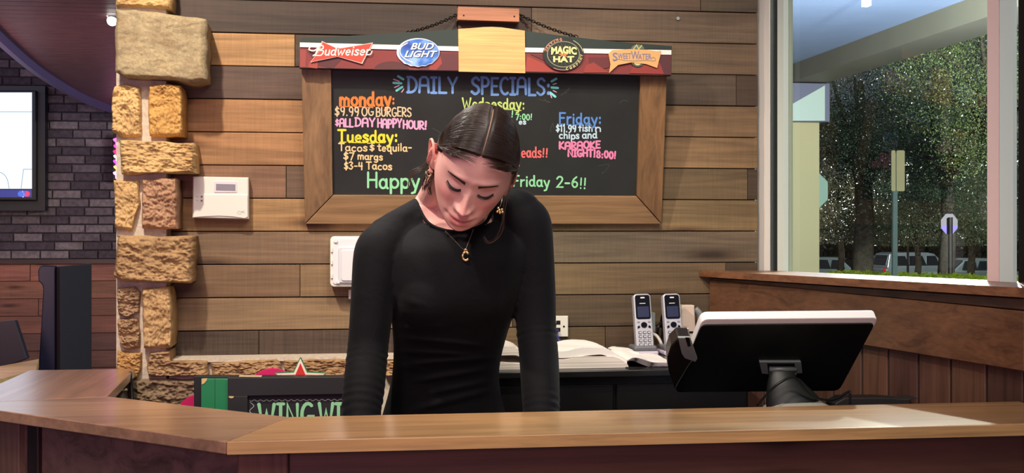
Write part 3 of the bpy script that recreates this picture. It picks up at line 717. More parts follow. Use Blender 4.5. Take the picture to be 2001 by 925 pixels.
chalk('DAILY', 796, 181, 894, 30, 5, BL_); chalk('SPECIALS:', 922, 184, 1076, 32, 5, BL_)
TQ = (120, 226, 220)
lines([[(778, 149), (788, 155)], [(769, 162), (784, 163)], [(775, 177), (786, 170)], [(1078, 159), (1087, 154)], [(1078, 171), (1090, 172)], [(1075, 181), (1085, 189)]], 4.5, TQ, 'ray_mark')
lines([[(769, 155), (780, 159)], [(771, 171), (780, 167)], [(785, 180), (789, 174)], [(1081, 165), (1087, 163)], [(1081, 177), (1087, 180)], [(1075, 183), (1078, 191)]], 2, PK, 'ray_mark')
chalk('monday', 664, 207, 764, 26, 5, OR, -.01); chalk(':', 766, 204, 773, 18, 4, OR)
lines([[(664, 209), (688, 208)], [(693, 209), (710, 209)], [(714, 210), (728, 210)]], 2, OR)
chalk('$9.99', 655, 226, 702, 17, 2.6, CR); chalk('OG', 707, 226, 730, 17, 2.6, CR); chalk('BURGERS', 735, 227, 804, 17, 2.6, CR)
chalk('$', 656, 246, 662, 12, 2.6, PK); chalk('ALL', 664, 247, 690, 15, 3.4, PK); chalk('DAY', 694, 247, 733, 16, 3.4, PK); chalk('HAPPY', 738, 249, 785, 16, 3.4, PK); chalk('HOUR!', 788, 251, 834, 15, 3.6, PK, .02)
chalk('Tuesday:', 661, 277, 778, 22, 4.4, YE, .005)
lines([[(664, 278), (676, 278)], [(682, 278), (696, 279)], [(702, 279), (714, 279)], [(718, 280), (732, 280)], [(736, 279), (752, 279)]], 2, YE)
O2 = (240, 206, 150)
chalk('Tacos', 662, 295, 718, 14, 2.6, O2); chalk('$', 723, 294, 732, 12, 2.4, O2); chalk('tequila-', 738, 295, 805, 14, 2.6, O2)
chalk('$7', 672, 312, 692, 14, 2.6, O2); chalk('margs', 699, 312, 748, 13, 2.6, O2)
chalk('$3-4', 673, 331, 709, 14, 2.6, O2); chalk('Tacos', 716, 331, 766, 14, 2.6, O2)
chalk('Happy', 718, 367, 820, 29, 4.4, GR, .01); chalk('Hour', 832, 366, 905, 29, 4.4, GR)
chalk('Friday', 1003, 364, 1074, 20, 3.4, GR); chalk('2-6', 1088, 366, 1130, 20, 3.4, GR); chalk('!!', 1133, 368, 1146, 20, 3, GR)
LG = (190, 214, 120)
chalk('Wednesday:', 904, 212, 1026, 20, 3.2, LG, .012); lines([[(990, 214), (1002, 214)], [(1006, 216), (1018, 216)]], 2, LG)
chalk('!', 999, 228, 1004, 12, 2.4, GR); chalk('7:00!', 1008, 234, 1040, 11, 2.2, GR); chalk('es', 1014, 243, 1028, 10, 2.2, LB)
chalk('eads', 1019, 307, 1058, 20, 3, RD); chalk('!!', 1060, 307, 1071, 16, 3, RD)
B3 = (92, 142, 214)
chalk('Friday:', 1093, 241, 1176, 20, 3.6, B3, .02); lines([[(1093, 243), (1104, 243)], [(1108, 244), (1116, 244)], [(1120, 244), (1128, 244)], [(1131, 244), (1140, 244)], [(1144, 245), (1156, 245)]], 2, B3)
chalk('$11.99', 1087, 257, 1126, 13, 2.6, LB); chalk('fish', 1131, 257, 1158, 13, 2.6, LB); chalk('n', 1163, 257, 1175, 13, 2.6, LB)
chalk('chips', 1093, 271, 1132, 13, 2.6, LB); chalk('and', 1138, 270, 1167, 13, 2.6, LB)
chalk('KARAOKE', 1093, 291, 1173, 13, 3.8, HP, -.02); chalk('NIGHT!', 1110, 306, 1164, 13, 3.8, HP); chalk('8:00!', 1166, 308, 1204, 13, 3.6, HP, .05)
sm = mat('chalk_smear', (72, 74, 72), .9)
rs = random.Random(3)
for (cx, cy) in ((1110, 180), (1060, 200), (1075, 250), (850, 260), (1180, 330), (1215, 200), (830, 300)):
    pts = spl([(cx+rs.uniform(-14, 14), cy+rs.uniform(-10, 10)) for _ in range(4)], 5); v, f = stroke2d(pts, 1.0); obj('erased_mark', ([BP(-.0115)(*p) for p in v], f), sm, board_o)
# ---- header sign, upright and proud of the frame
YH = pt0.y-.032
HP_ = lambda e=0: (lambda px, py: PY(px, py, YH-e))
top = [(587, 75), (640, 72), (720, 68), (800, 63), (897, 57), (945, 53.5), (962, 53), (980, 54), (1024, 60), (1100, 70), (1190, 80), (1260, 86), (1313, 90)]
hd = HP_()
hdr = obj('header_sign', prism([hd(*p) for p in top+[(1312, 148), (585, 133)]], (0, .022, 0)), M['plaint'], board_o, (26, 44, 38))
def LIFT(e): return e+.0034 if e > .0031 else e
def hflat(poly, e, name, col, m='plaint', th=.0012):
    f = HP_(LIFT(e) if name.startswith('emblem') else e); return obj(name, prism([f(*p) for p in poly], (0, th, 0)), M[m] if isinstance(m, str) else m, hdr, col)
hflat([(586, 92), (897, 98), (1024, 101), (1312, 106), (1311, 147), (586, 132)], .0012, 'red_band', (128, 44, 42))
hflat([(586, 83), (897, 91), (897, 100), (586, 92)], .0046, 'white_stripe', (240, 238, 232))
hflat([(1024, 93), (1312, 98), (1312, 107), (1024, 102)], .0046, 'white_stripe', (240, 238, 232))
def blob(cx, cy, rx, ry, y1, n=16):
    return [(cx+rx*math.cos(math.pi*i/n), min(y1, cy-ry*math.sin(math.pi*i/n))) for i in range(n+1)]
import itertools; CNT = itertools.count()
for poly, c in (([(586, 98), (598, 98), (597, 131), (586, 131)], (150, 62, 54)), ([(600, 100), (622, 128), (650, 134), (676, 108), (640, 100)], (86, 32, 36)), ([(604, 122), (622, 110), (620, 134), (602, 132)], (160, 64, 52)),
                (blob(765, 136, 34, 16, 140), (84, 34, 36)), ([(836, 104), (895, 104), (895, 138), (820, 137), (838, 122)], (92, 36, 40)), ([(846, 112), (860, 108), (864, 124), (852, 137), (838, 136)], (150, 54, 46)),
                ([(1030, 110), (1062, 124), (1084, 141), (1026, 140)], (160, 60, 48)), ([(1036, 106), (1070, 108), (1062, 118)], (94, 36, 38)), ([(1150, 112), (1200, 112), (1190, 132), (1156, 140)], (100, 36, 40)),
                ([(1144, 128), (1160, 122), (1190, 142), (1140, 142)], (150, 54, 44)), ([(1240, 124), (1290, 122), (1300, 145), (1230, 143)], (146, 52, 44)), ([(1284, 108), (1311, 108), (1311, 146), (1298, 146)], (84, 38, 42))):
    hflat(poly, .0016+.0002*next(CNT), 'pattern_patch', c, th=.0006)
hflat([(895.5, 56.5), (920, 55), (945, 53), (962, 52.5), (980, 53.5), (1025.5, 60), (1026.5, 143), (896.5, 140)], .006, 'pine_patch', None, 'pale', .006)
# bow tie emblem
bt = [(629, 80), (660, 95), (729, 83), (708, 125), (660, 111), (606, 122), (622, 101)]
hflat(bt, .0036, 'emblem', (214, 190, 176)); cx, cy = 664, 102
hflat([(cx+(x-cx)*.96, cy+(y-cy)*.9) for x, y in bt], .0042, 'emblem', (206, 66, 48))
v, f = [], []
def addv(t):
    n = len(v); v.extend(t[0]); f.extend(tuple(i+n for i in q) for q in t[1])
for st in (spl([(606, 92), (604, 97), (614, 99), (624, 92), (618, 104), (612, 109)], 5), spl([(622, 91), (616, 108)], 5), spl([(618, 92), (630, 89), (631, 95), (622, 98), (632, 100), (627, 108), (614, 108)], 5)): addv(stroke2d(st, 2.4))
addv(word2d('udweiser', 634, 108, 722, 17, 2.6, -.005, .22))
addv(stroke2d(spl([(716, 107), (724, 106), (727, 100)], 4), 2))
flat(v, f, HP_(.0084), 'emblem_lettering', M['plaint'], hdr, (242, 234, 222))
# blue cap emblem
bm_ = mat('blue_emblem_print', (60, 110, 200), .35); nt = bm_.node_tree; tcx = nt.nodes.new('ShaderNodeTexCoord'); nz = N(nt, 'ShaderNodeTexNoise', Scale=22.0, Detail=2.0); nt.links.new(tcx.outputs['Object'], nz.inputs[0])
nt.links.new(ramp(nt, nz.outputs[0], [(.35, s2l((40, 66, 150))), (.5, s2l((62, 118, 205))), (.68, s2l((150, 190, 235)))]), nt.nodes['Principled BSDF'].inputs['Base Color'])
el = arc(817, 102, 42, 27.5, 0, 360, 36)[:-1]
def jag(p, i): return (p[0], p[1]+(1.6 if i % 2 else 0)) if p[1] > 116 else p
hflat([jag(p, i) for i, p in enumerate(el)], .0034, 'emblem', (206, 216, 232))
hflat([jag((817+(x-817)*.93+1.5, 102+(y-102)*.93), i) for i, (x, y) in enumerate(el)], .0042, 'emblem', None, bm_)
hflat([(780, 88), (783, 86), (781, 100), (790, 110), (786, 112), (776, 102)], .0046, 'emblem', (196, 60, 66)) if False else None
obj('emblem_stripe', ([HP_(.0082)(*p) for p in stroke2d(spl([(796, 84), (784, 92), (782, 104), (790, 114), (806, 122)], 5), 2)[0]], stroke2d(spl([(796, 84), (784, 92), (782, 104), (790, 114), (806, 122)], 5), 2)[1]), M['plaint'], hdr, (222, 222, 230))
for t, a in (('BUD', (802, 84, 848, 97)), ('LIGHT', (790, 99, 855, 112))):
    vv, ff = font2d(t, a[0]+1, a[1]+1, a[2]+1, a[3]+1, .35, 1.0, .03); obj('emblem_lettering', ([HP_(.0084)(*p) for p in vv], ff), M['plaint'], hdr, (24, 40, 96))
    vv, ff = font2d(t, *a, .35, 1.0, .02); obj('emblem_lettering', ([HP_(.0090)(*p) for p in vv], ff), M['plaint'], hdr, (244, 244, 244))
# round emblem with sun
mc = (1101, 106)
def ring(r0x, r0y, r1x, r1y, a0=0, a1=360, n=40):
    A1 = arc(mc[0], mc[1], r0x, r0y, a0, a1, n); A2 = arc(mc[0], mc[1], r1x, r1y, a0, a1, n)
    return A1+A2, [(i, i+1, n+2+i, n+1+i) for i in range(n)]
hflat(arc(mc[0], mc[1], 40, 32.5, 0, 360, 40)[:-1], .0036, 'emblem', (22, 24, 24))
def hm(vf, e, col, name='emblem_ring'): return obj(name, ([HP_(LIFT(e))(*p) for p in vf[0]], vf[1]), M['plaint'], hdr, col)
hm(ring(39, 31.5, 37.6, 30.2, 195, 255), .0042, (186, 150, 120)); hm(ring(39, 31.5, 37.6, 30.2, 300, 350), .0042, (186, 180, 130)); hm(ring(39, 31.5, 37.6, 30.2, 75, 120), .0042, (196, 130, 110))
hm(ring(32, 25.5, 30.6, 24.2), .0042, (150, 160, 120))
for k in range(22):
    a = k*360/22
    w = math.radians(a); hm(stroke2d([(mc[0]+13*math.cos(w), mc[1]+11*math.sin(w)), (mc[0]+27*math.cos(w), mc[1]+21*math.sin(w))], .9), .0040, (86, 84, 62), 'emblem_ray')
for k in range(8):
    w = math.pi*k/4; hm(stroke2d([mc, (mc[0]+7.5*math.cos(w), mc[1]+6*math.sin(w))], 2.2), .0046, (226, 150, 90), 'emblem_sun')
for t, a in (('MAGIC', (1077, 90, 1127, 105)), ('HAT', (1081, 110, 1122, 122))):
    vv, ff = font2d(t, *a, 0, 1.0, .045); vv = [(x, y+((x-mc[0])/25)**2*(2.5 if t == 'MAGIC' else -1)) for x, y in vv]
    obj('emblem_lettering', ([HP_(.0088)(*p) for p in vv], ff), M['plaint'], hdr, (226, 232, 150))
def arctext(t, a0, a1, rx, ry, h, col, flip=False):
    vv_, ff_ = [], []
    for i, ch in enumerate(t):
        a = math.radians(a0+(a1-a0)*i/max(1, len(t)-1)); cxx, cyy = mc[0]+rx*math.cos(a), mc[1]+ry*math.sin(a)
        p, q = word2d(ch, -h*.4, 0, h*.4, h, 1.3); rot = a+math.pi/2 if not flip else a-math.pi/2
        n = len(vv_); cen = h/2
        for x, y in p:
            y = y+cen; vv_.append((cxx+x*math.cos(rot)-y*math.sin(rot), cyy+x*math.sin(rot)+y*math.cos(rot)))
        ff_ += [tuple(j+n for j in z) for z in q]
    obj('emblem_lettering', ([HP_(.0082)(*p) for p in vv_], ff_), M['plaint'], hdr, col)
arctext('BREWING', 195, 262, 35.5, 29, 4.6, (216, 150, 120)); arctext('COMPANY', 78, 5, 35.5, 29, 4.6, (216, 196, 130), True)
# ribbon banner emblem
rb = [(1189, 105), (1196, 98), (1230, 96), (1262, 97), (1284, 100), (1292, 99), (1290, 110), (1284, 133), (1262, 125), (1234, 122), (1208, 127), (1200, 134), (1190, 143), (1193, 126)]
hm(arc(1246, 94, 12, 8, 180, 360, 10) and (arc(1246, 96, 13, 9, 180, 360, 10), [tuple(range(11))]), .0032, (92, 110, 96), 'emblem')
hm((arc(1246, 122, 12, 9, 0, 180, 10), [tuple(range(11))]), .0032, (70, 78, 70), 'emblem'); hm((arc(1246, 122, 7, 6, 0, 180, 10), [tuple(range(11))]), .0036, (206, 200, 150), 'emblem')
hm(stroke2d([(1238, 96), (1244, 88), (1248, 96), (1254, 89)], 2), .0036, (206, 186, 110), 'emblem')
hflat(rb, .0048, 'emblem', (224, 172, 108))
for t, a in (('S', (1197, 103, 1207, 119)), ('WEET', (1207, 104, 1233, 115)), ('W', (1233, 100, 1249, 116)), ('ATER', (1247, 105, 1273, 116))):
    vv, ff = font2d(t, *a, 0, 1.0, .01); hm((vv, ff), .0056, (122, 122, 158), 'emblem_lettering')
hm(stroke2d(spl([(1199, 119), (1208, 116), (1222, 118), (1240, 119), (1262, 118), (1280, 119), (1278, 112), (1272, 114)], 4), .9), .0056, (150, 130, 130), 'emblem_lettering')
# chains, links small but real
def chain(p, q, name='chain'):
    n = int((q-p).length/.0085); V = []; Fc = []
    sag = lambda t: -4*.006*t*(1-t)
    d = (q-p).normalized(); s = d.cross(Vector((0, 1, 0))).normalized(); u = Vector((0, 1, 0))
    for i in range(n):
        t = (i+.5)/n; c = p.lerp(q, t)+Vector((0, 0, sag(t))); side = s if i % 2 else u
        ringp = [c+d*math.cos(w)*.0068+side*math.sin(w)*.0036 for w in np.linspace(0, 2*math.pi, 11)]
        v_, f_ = tube(ringp, .0012, 5, caps=False, frame_up=tuple(d.cross(side))); n0 = len(V); V += v_; Fc += [tuple(j+n0 for j in z) for z in f_]
    return obj(name, (V, Fc), M['dkmetal'], board_o)
YC = YW-.05
chain(PY(896, 27, YW-.030), PY(795, 64, YH+.024)); chain(PY(1014, 28, YW-.030), PY(1128, 72, YH+.024))
bk = empty('hanging_block', PY(955, 42, YW-.03), 'small reddish wood block holding the chains above the menu board', 'block')
obj('block', chamfer([PY(894, 39, YW-.056), PY(1015, 43, YW-.056), PY(1015, 17, YW-.056), PY(895, 13, YW-.056)], (0, .0325, 0), .001), M['block'], bk)
for p in ((906, 30), (1005, 32)):
    a = PY(*p, YW-.0575); obj('screw', tube([a, a+Vector((0, .004, 0))], .0022, 10), M['dkmetal'], bk)
# =====================================================  WALL DEVICES
kp = empty('wall_keypad', PY(430, 430, YW-.02), 'white plastic keypad with grey screen on the plank wall by the stone pier', 'keypad')
YK = YW-.058
def kq(poly, e=0): return [PY(x, y, YK-e) for x, y in poly]
obj('body', chamfer(kq([(376, 426), (485.5, 428.5), (485.5, 347), (377, 345)]), (0, .036, 0), .0025), M['whitep'], kp)
obj('door_flap', prism(kq([(378, 380), (484, 381), (484, 424), (478, 427), (455, 423.5), (428, 422), (402, 423), (378, 425)], .003), (0, .004, 0)), M['whitep'], kp, bev=.0008)
obj('screen_bezel', prism(kq(rrect(418, 355, 463, 376, 2), .002), (0, .004, 0)), mat('pale_lilac_plastic', (222, 214, 220), .4), kp)
obj('screen', prism(kq([(422, 359.5), (460, 360.5), (460, 373), (422, 372)], .0028), (0, .004, 0)), M['lcd'], kp)
for y in (384.5, 392.5):
    obj('indicator', prism(kq(arc(394, y, 2.2, 1.8, 0, 360, 10)[:-1], .004), (0, .003, 0)), mat('grey_mark', (120, 116, 108), .5), kp)
    obj('print_mark', prism(kq([(382, y-.8), (388, y-.8), (388, y+.6), (382, y+.6)], .0034), (0, .002, 0)), mat('faint_print', (196, 192, 180), .5), kp)
vv, ff = stroke2d(spl([(476, 415), (466, 413), (464, 417), (470, 418), (476, 412), (478, 417)], 4), 1.2)
obj('embossed_mark', ([PY(x, y, YK-.0036) for x, y in vv], ff), mat('embossed_plastic', (206, 202, 190), .4), kp)
wc = empty('white_wall_box', PY(690, 560, YW-.02), 'white rounded plastic light housing on the wall behind the right sleeve of the person', 'emergency light')
YE_ = YW-.075
def rr(x0, y0, x1, y1, r, e, Yb=YE_): return [PY(x, y, Yb-e) for x, y in rrect(x0, y0, x1, y1, r)]
obj('housing', prism(rr(645, 462, 800, 561, 8, 0), (0, .052, 0)), M['whitep'], wc, bev=.003)
clear = mat('frosted_white_plastic', (226, 226, 228), .22)
obj('lens_rim', prism(rr(650, 467, 795, 556, 6, .003), (0, .004, 0)), clear, wc, bev=.001)
obj('lens', prism(rr(661, 483, 784, 553, 5, .008), (0, .006, 0)), mat('pale_lens', (214, 214, 218), .2), wc, bev=.002)
obj('inner_panel', prism(rr(667, 489, 778, 549, 4, .011), (0, .004, 0)), clear, wc, bev=.001)
for x, y in ((656, 471), (661, 551)):
    obj('clip', tube([PY(x, y, YE_-.008), PY(x, y, YE_-.002)], .005, 12), clear, wc)
for y in (484, 508, 535): obj('hinge', prism(rr(646.5, y, 650, y+9, 1, .006), (0, .004, 0)), M['whitep'], wc)
sw = empty('wall_clip', PY(690, 580, YW-.02), 'tiny white plastic clip on the wall just below the white light housing', 'clip')
obj('clip', chamfer([PY(681, 585, YW-.036), PY(700, 585, YW-.036), PY(700, 567, YW-.036), PY(681, 567, YW-.036)], (0, .014, 0), .0015), M['whitep'], sw)
ot = empty('wall_outlet', PY(1090, 655, YW-.02), 'ivory wall socket plate with two black ports beside the sleeve of the person', 'socket')
YO = YW-.031
obj('plate', chamfer([PY(1068, 659, YO), PY(1110.5, 659, YO), PY(1110.5, 618, YO), PY(1068, 618, YO)], (0, .008, 0), .0018), M['whitep'], ot)
for y in (631, 645): obj('port', prism([PY(x, z, YO-.0012) for x, z in ((1087, y-4), (1095, y-4), (1095, y+3.5), (1087, y+3.5))], (0, .003, 0)), M['blackp'], ot)
obj('port', prism([PY(x, z, YO-.0012) for x, z in arc(1102, 638.5, 1.9, 1.9, 0, 360, 10)[:-1]], (0, .003, 0)), M['blackp'], ot)
cb = obj('blue_cable', merge(tube([PY(x, y, Y_) for x, y, Y_ in spl([(1088, 646, YO-.012), (1084, 652, YO-.03), (1092, 664, YO-.04), (1101, 676, YO-.05), (1112, 692, YO-.05), (1120, 700, YO-.03)], 6)], .0042, 8),
     tube([PY(x, y, YO-.01) for x, y in ((1087, 645), (1089, 650))], .006, 8)), mat('blue_cable', (34, 40, 120), .45)); tagp(cb, 'dark blue network cable hanging from the ivory socket plate', 'cable')
# =====================================================  PHONES, BOOK
dkb = mat('phone_screen_black', (12, 13, 22), .15, spec=.6)
silver = mat('silver_plastic', (196, 196, 204), .35, metal=.25)
def phone(px, pyb, pyt, Yb, label):
    b = PZ(px, pyb, ZB); b = Vector((b.x, Yb, ZB))
    r = empty('cordless_phone', b, label, 'phone', 'cordless phones on the black cabinet'); 
    L = .152; tilt = math.radians(12); R_ = Matrix.Rotation(math.radians(-1), 3, 'Y') @ Matrix.Rotation(-tilt, 3, 'X')
    def T(x, z, y=0): return b+Vector((.002, 0, .012))+R_ @ Vector((x, y, z))
    def body(pts, y0, th, name, m, par=r, **k): return obj(name, prism([T(x, z, y0) for x, z in pts], R_ @ Vector((0, th, 0))), m, par, **k)
    # cradle
    obj('cradle', merge(prism([b+Vector(p) for p in ((-.033, -.03, 0), (.033, -.03, 0), (.037, .045, 0), (-.037, .045, 0))], (0, 0, .012))), mat('phone_cradle', (206, 196, 214), .35), r, bev=.004)
    obj('cradle_cup', prism([b+Vector(p) for p in ((-.031, -.022, .012), (.031, -.022, .012), (.034, .04, .012), (-.034, .04, .012))], (0, 0, .014)), mat('phone_cradle_grey', (110, 112, 116), .35), r, bev=.005)
    hs = body(rrect(-.0245, 0, .0235, L, .010, 6), -.012, .024, 'handset', silver, bev=.003)
    # widen at the top edge shell
    body(rrect(-.0205, .083, .0195, L-.004, .006, 5), -.0135, .003, 'screen_surround', dkb, hs)
    body(rrect(-.0165, .088, .0155, .117, .002, 3), -.0142, .002, 'screen', mat('phone_display', (52, 56, 84), .2), hs)
    body(rrect(-.006, L-.013, .006, L-.0095, .0015, 3), -.0142, .002, 'earpiece', M['whitep'], hs)
    body([(-.009, .1245), (.007, .1245), (.007, .1262), (-.009, .1262)], -.0142, .002, 'print_mark', M['whitep'], hs)
    body(arc(-.0005, .067, .0085, .0078, 0, 360, 16)[:-1], -.0142, .003, 'joystick', dkb, hs)
    for sx in (-1, 1):
        body([(sx*.011-.0005, .0605), (sx*.018-.0005, .0575), (sx*.018-.0005, .063), (sx*.013-.0005, .066)][::sx], -.0138, .002, 'soft_key', dkb, hs)
        body([(sx*.011-.0005, .074), (sx*.018-.0005, .0735), (sx*.018-.0005, .0765), (sx*.012-.0005, .077)][::sx], -.0138, .002, 'soft_key', M['greyp'], hs)
    for i in range(4):
        for j in range(3):
            x = -.0125+j*.0122; z = .014+i*.0108
            body(rrect(x-.0045, z-.0036, x+.0045, z+.0036, .002, 3), -.0132, .002, 'key_shadow', dkb, hs)
            body(rrect(x-.0032, z-.0026, x+.0038, z+.0024, .0015, 3), -.0142, .002, 'key', silver, hs)
    return r
phone(1259, 694, 585, 3.085, 'left one of two silver cordless phones, screen up in its lilac cradle behind the book')
phone(1319, 694, 585, 3.085, 'right one of two silver cordless phones, its keypad partly hidden by the card reader')
bx = empty('beige_card_reader', PY(1345, 700, 3.16), 'beige plastic box with black print standing behind the right cordless phone', 'box')
YX = 3.155
obj('body', chamfer([PY(1328, 690, YX), PY(1361, 672, YX), PY(1357, 597, YX), (PY(1333, 597, YX))], (0, .03, 0), .002), mat('beige_plastic', (222, 202, 182), .5), bx)
for pl in ([(1345, 652), (1355, 652), (1356, 648), (1346, 648)], [(1336, 643), (1342, 643), (1342, 640.5), (1336, 640.5)]):
    obj('print_mark', prism([PY(x, y, YX-.001) for x, y in pl], (0, .002, 0)), M['blackp'], bx)
obj('raised_label', prism([PY(x, y, YX-.001) for x, y in rrect(1334, 616, 1344, 638, 2)], (0, .002, 0)), mat('pale_label', (226, 206, 190), .4), bx)
dt = empty('desk_phone', PY(1340, 700, 3.19), 'black corded desk phone almost hidden behind the two cordless phones', 'phone')
obj('base', prism([PY(1290, 696, 3.14), PY(1372, 690, 3.14), PY(1366, 640, 3.20), PY(1296, 640, 3.20)], (0, .02, 0)), M['blackp'], dt, bev=.004)
hsA = spl([PY(1297, 640, 3.165), PY(1300, 618, 3.16), PY(1312, 604, 3.165)], 5); obj('receiver', tube(hsA, [.012]*len(hsA), 10), M['blackp'], dt, smooth=True)
hsB = spl([PY(1358, 604, 3.19), PY(1368, 618, 3.185), PY(1366, 650, 3.19)], 5); obj('receiver', tube(hsB, [.010]*len(hsB), 10), M['greyp'], dt, smooth=True)
cc = spl([PY(1284, 655, 3.15), PY(1286, 640, 3.14), PY(1292, 632, 3.15), PY(1300, 640, 3.15)], 6); obj('cord', tube(cc, .004, 8), M['blackp'], dt)
wc_ = [PY(x, y, Y_) for x, y, Y_ in spl([(1274, 652, 3.15), (1284, 658, 3.13), (1292, 672, 3.12), (1294, 688, 3.12), (1290, 696, 3.13)], 6)]
tagp(obj('white_cable', tube(wc_, .0045, 10), M['whitep'], smooth=True), 'thick white cable curving down between the two cordless phones', 'cable')
tagp(obj('phone_antenna_box', chamfer([PY(1273, 650, 3.15), PY(1281, 650, 3.15), PY(1281, 612, 3.15), PY(1274, 610, 3.15)], (0, .05, 0), .002), M['greyp']), 'slim grey plastic box standing behind the left cordless phone', 'box')
# open book: thick wavy left block + fanned right leaves
pgm = bpy.data.materials.new('page_edges'); pgm.use_nodes = True; nt = pgm.node_tree; b = nt.nodes['Principled BSDF']; b.inputs['Roughness'].default_value = .8
c1 = coords(nt, (3, 3, 420), rnd=False); nz = N(nt, 'ShaderNodeTexNoise', Scale=1.0, Detail=2.0); nt.links.new(c1, nz.inputs[0])
nt.links.new(mixc(nt, s2l((222, 214, 204)), ramp(nt, nz.outputs[0], [(.35, .72), (.6, 1.08)]), 1.0), b.inputs['Base Color'])
YBk = 2.80; dB = 2300/ (PY(1150, 722, YBk)-EY).dot(FW)
def BX(px): return PY(px, 722, YBk).x
def BZ(py, px=1150): return max(ZB+.0005, PY(px, py, YBk).z)
book = empty('open_book', (BX(1150), 2.9, ZB), 'thick open book with wavy white pages on the black cabinet', 'book')
def profile(pts, y0, y1, name, m, par, close_z=None, th=None, sm=True):
    """profile in (px, py) extruded in depth"""
    P = spl([(BX(x), BZ(y, x)) for x, y in pts], 6)
    V = []; Fc = []; n = len(P); Yn = 6
    for j in range(Yn+1):
        Y_ = y0+(y1-y0)*j/Yn
        for x, z in P: V.append(Vector((x, Y_, z+.002*math.sin(x*60+j))))
        for x, z in P: V.append(Vector((x, Y_, (close_z if close_z is not None else z-th))))
    for j in range(Yn):
        a, b_ = j*2*n, (j+1)*2*n
        for i in range(n-1):
            Fc.append((a+i, a+i+1, b_+i+1, b_+i)); Fc.append((a+n+i, b_+n+i, b_+n+i+1, a+n+i+1))
        Fc.append((a, b_, b_+n, a+n)); Fc.append((a+n-1, a+2*n-1, b_+2*n-1, b_+n-1))
    for i in range(n-1):
        Fc.append((i, n+i, n+i+1, i+1)); e = Yn*2*n; Fc.append((e+i, e+i+1, e+n+i+1, e+n+i))
    return obj(name, (V, Fc), m, par)
profile([(1050, 697), (1100, 702), (1140, 698), (1180, 696), (1205, 700), (1224, 712), (1228, 717)], YBk, YBk+.20, 'page_block', pgm, book, close_z=ZB+.0008)
profile([(1050, 683), (1100, 686), (1130, 683), (1160, 680), (1180, 680), (1200, 690), (1226, 706)], YBk+.004, YBk+.21, 'loose_pages', M['paper'], book, th=.018)
for k in range(7):
    y = k*2.2
    profile([(1226, 705+k*.5), (1238, 699+y*.5), (1256, 701+y*.8), (1276, 708+y*.75), (1300, 709+y*.9), (1318, 709+y*.95)], YBk+.002*k, YBk+.2, 'page', M['paper'], book, th=.0007)
profile([(1222, 719), (1250, 718), (1322, 722)], YBk-.004, YBk+.215, 'cover', mat('black_leather_cover', (22, 20, 20), .5), book, th=.0025)
book2 = empty('open_notepad', (BX(1215), 3.05, ZB), 'open white notepad with ruled page lying just behind the thick book', 'notepad')
def prof2(pts, Y_, dep, name, m, par, th):
    V = [PY(x, y, Y_) for x, y in pts]; n = len(V)
    VV = V+[v_-Vector((0, 0, th)) for v_ in V]+[v_+Vector((0, dep, .0)) for v_ in V]+[v_+Vector((0, dep, -th)) for v_ in V]
    Fc = []
    for i in range(n-1): Fc += [(i, i+1, n+i+1, n+i), (2*n+i, 3*n+i, 3*n+i+1, 2*n+i+1), (i, 2*n+i, 2*n+i+1, i+1), (n+i, n+i+1, 3*n+i+1, 3*n+i)]
    Fc += [(0, n, 3*n, 2*n), (n-1, 3*n-1, 4*n-1, 2*n-1)]
    return obj(name, (VV, Fc), m, par)
prof2(spl([(1196, 684), (1206, 681), (1222, 683), (1236, 684)], 5), 3.02, .05, 'page', M['paper'], book2, .010)
prof2(spl([(1204, 690), (1222, 686), (1246, 689), (1250, 698)], 5), 2.985, .10, 'page', M['paper'], book2, .018)
tagp(obj('blue_pen', tube([PY(1201, 687, 3.0), PY(1219, 697, 2.97)], .0028, 8), mat('blue_pen', (70, 90, 170), .3)), 'blue pen lying in the gutter of the open notepad', 'pen')
ps = empty('paper_stack', (BX(990), 2.9, ZB), 'stack of cream papers on the cabinet between the torso and left arm of the person', 'papers')
profile([(945, 709), (1000, 709), (1023, 710)], YBk+.0, YBk+.2, 'lower_sheets', pgm, ps, close_z=ZB+.0006)
profile([(945, 681), (990, 679), (1012, 680), (1021, 690), (1022, 700)], YBk+.004, YBk+.2, 'upper_sheets', pgm, ps, th=.020)
# =====================================================  POS TERMINAL
TB, TTp = 2.67, 2.50
e0, e1, e2, e3 = C(1324, 770, TB), C(1643, 767, TB+.03), C(1716, 622, TTp+.03), C(1374, 626, TTp)
mr = empty('register_monitor', (C(1550, 790, 2.55).x, 2.47, 1.02), 'large black register screen seen from behind, tilted back on its stand', 'monitor')
pu = (e1-e0).normalized(); pv = ((e3-e0)-pu*(e3-e0).dot(pu)).normalized(); pn = pu.cross(pv)
if pn.y > 0: pn = -pn       # pn points at the camera side (back of the monitor)
def mpoly(px, off=0): return [PP(x, y, e0+pn*off, pn) for x, y in px]
def rpoly(cs, r=.1, k=5):
    out = []; n = len(cs)
    for i in range(n):
        p, a, b = Vector(cs[i]), Vector(cs[i-1]), Vector(cs[(i+1) % n]); rr_ = r
        p1 = p+(a-p).normalized()*rr_; p2 = p+(b-p).normalized()*rr_
        for j in range(k+1):
            t = j/k; out.append(tuple(p1*(1-t)**2+p*2*t*(1-t)+p2*t*t))
    return out
cs4 = [(1318, 768), (1640, 765), (1711, 633), (1371, 636)]
back_poly = rpoly(cs4, 12)
wb = mat('monitor_back_plastic', (13, 14, 15), .45, spec=.35)
shell = obj('back_shell', prism(mpoly(back_poly, 0), -pn*.012), wb, mr, bev=.002)
obj('white_rim', prism(mpoly(rpoly([(1319, 767), (1640, 764), (1717.5, 621), (1372.5, 624)], 13), -.003), -pn*.022), mat('white_monitor_rim', (246, 246, 246), .35), mr, bev=.002)
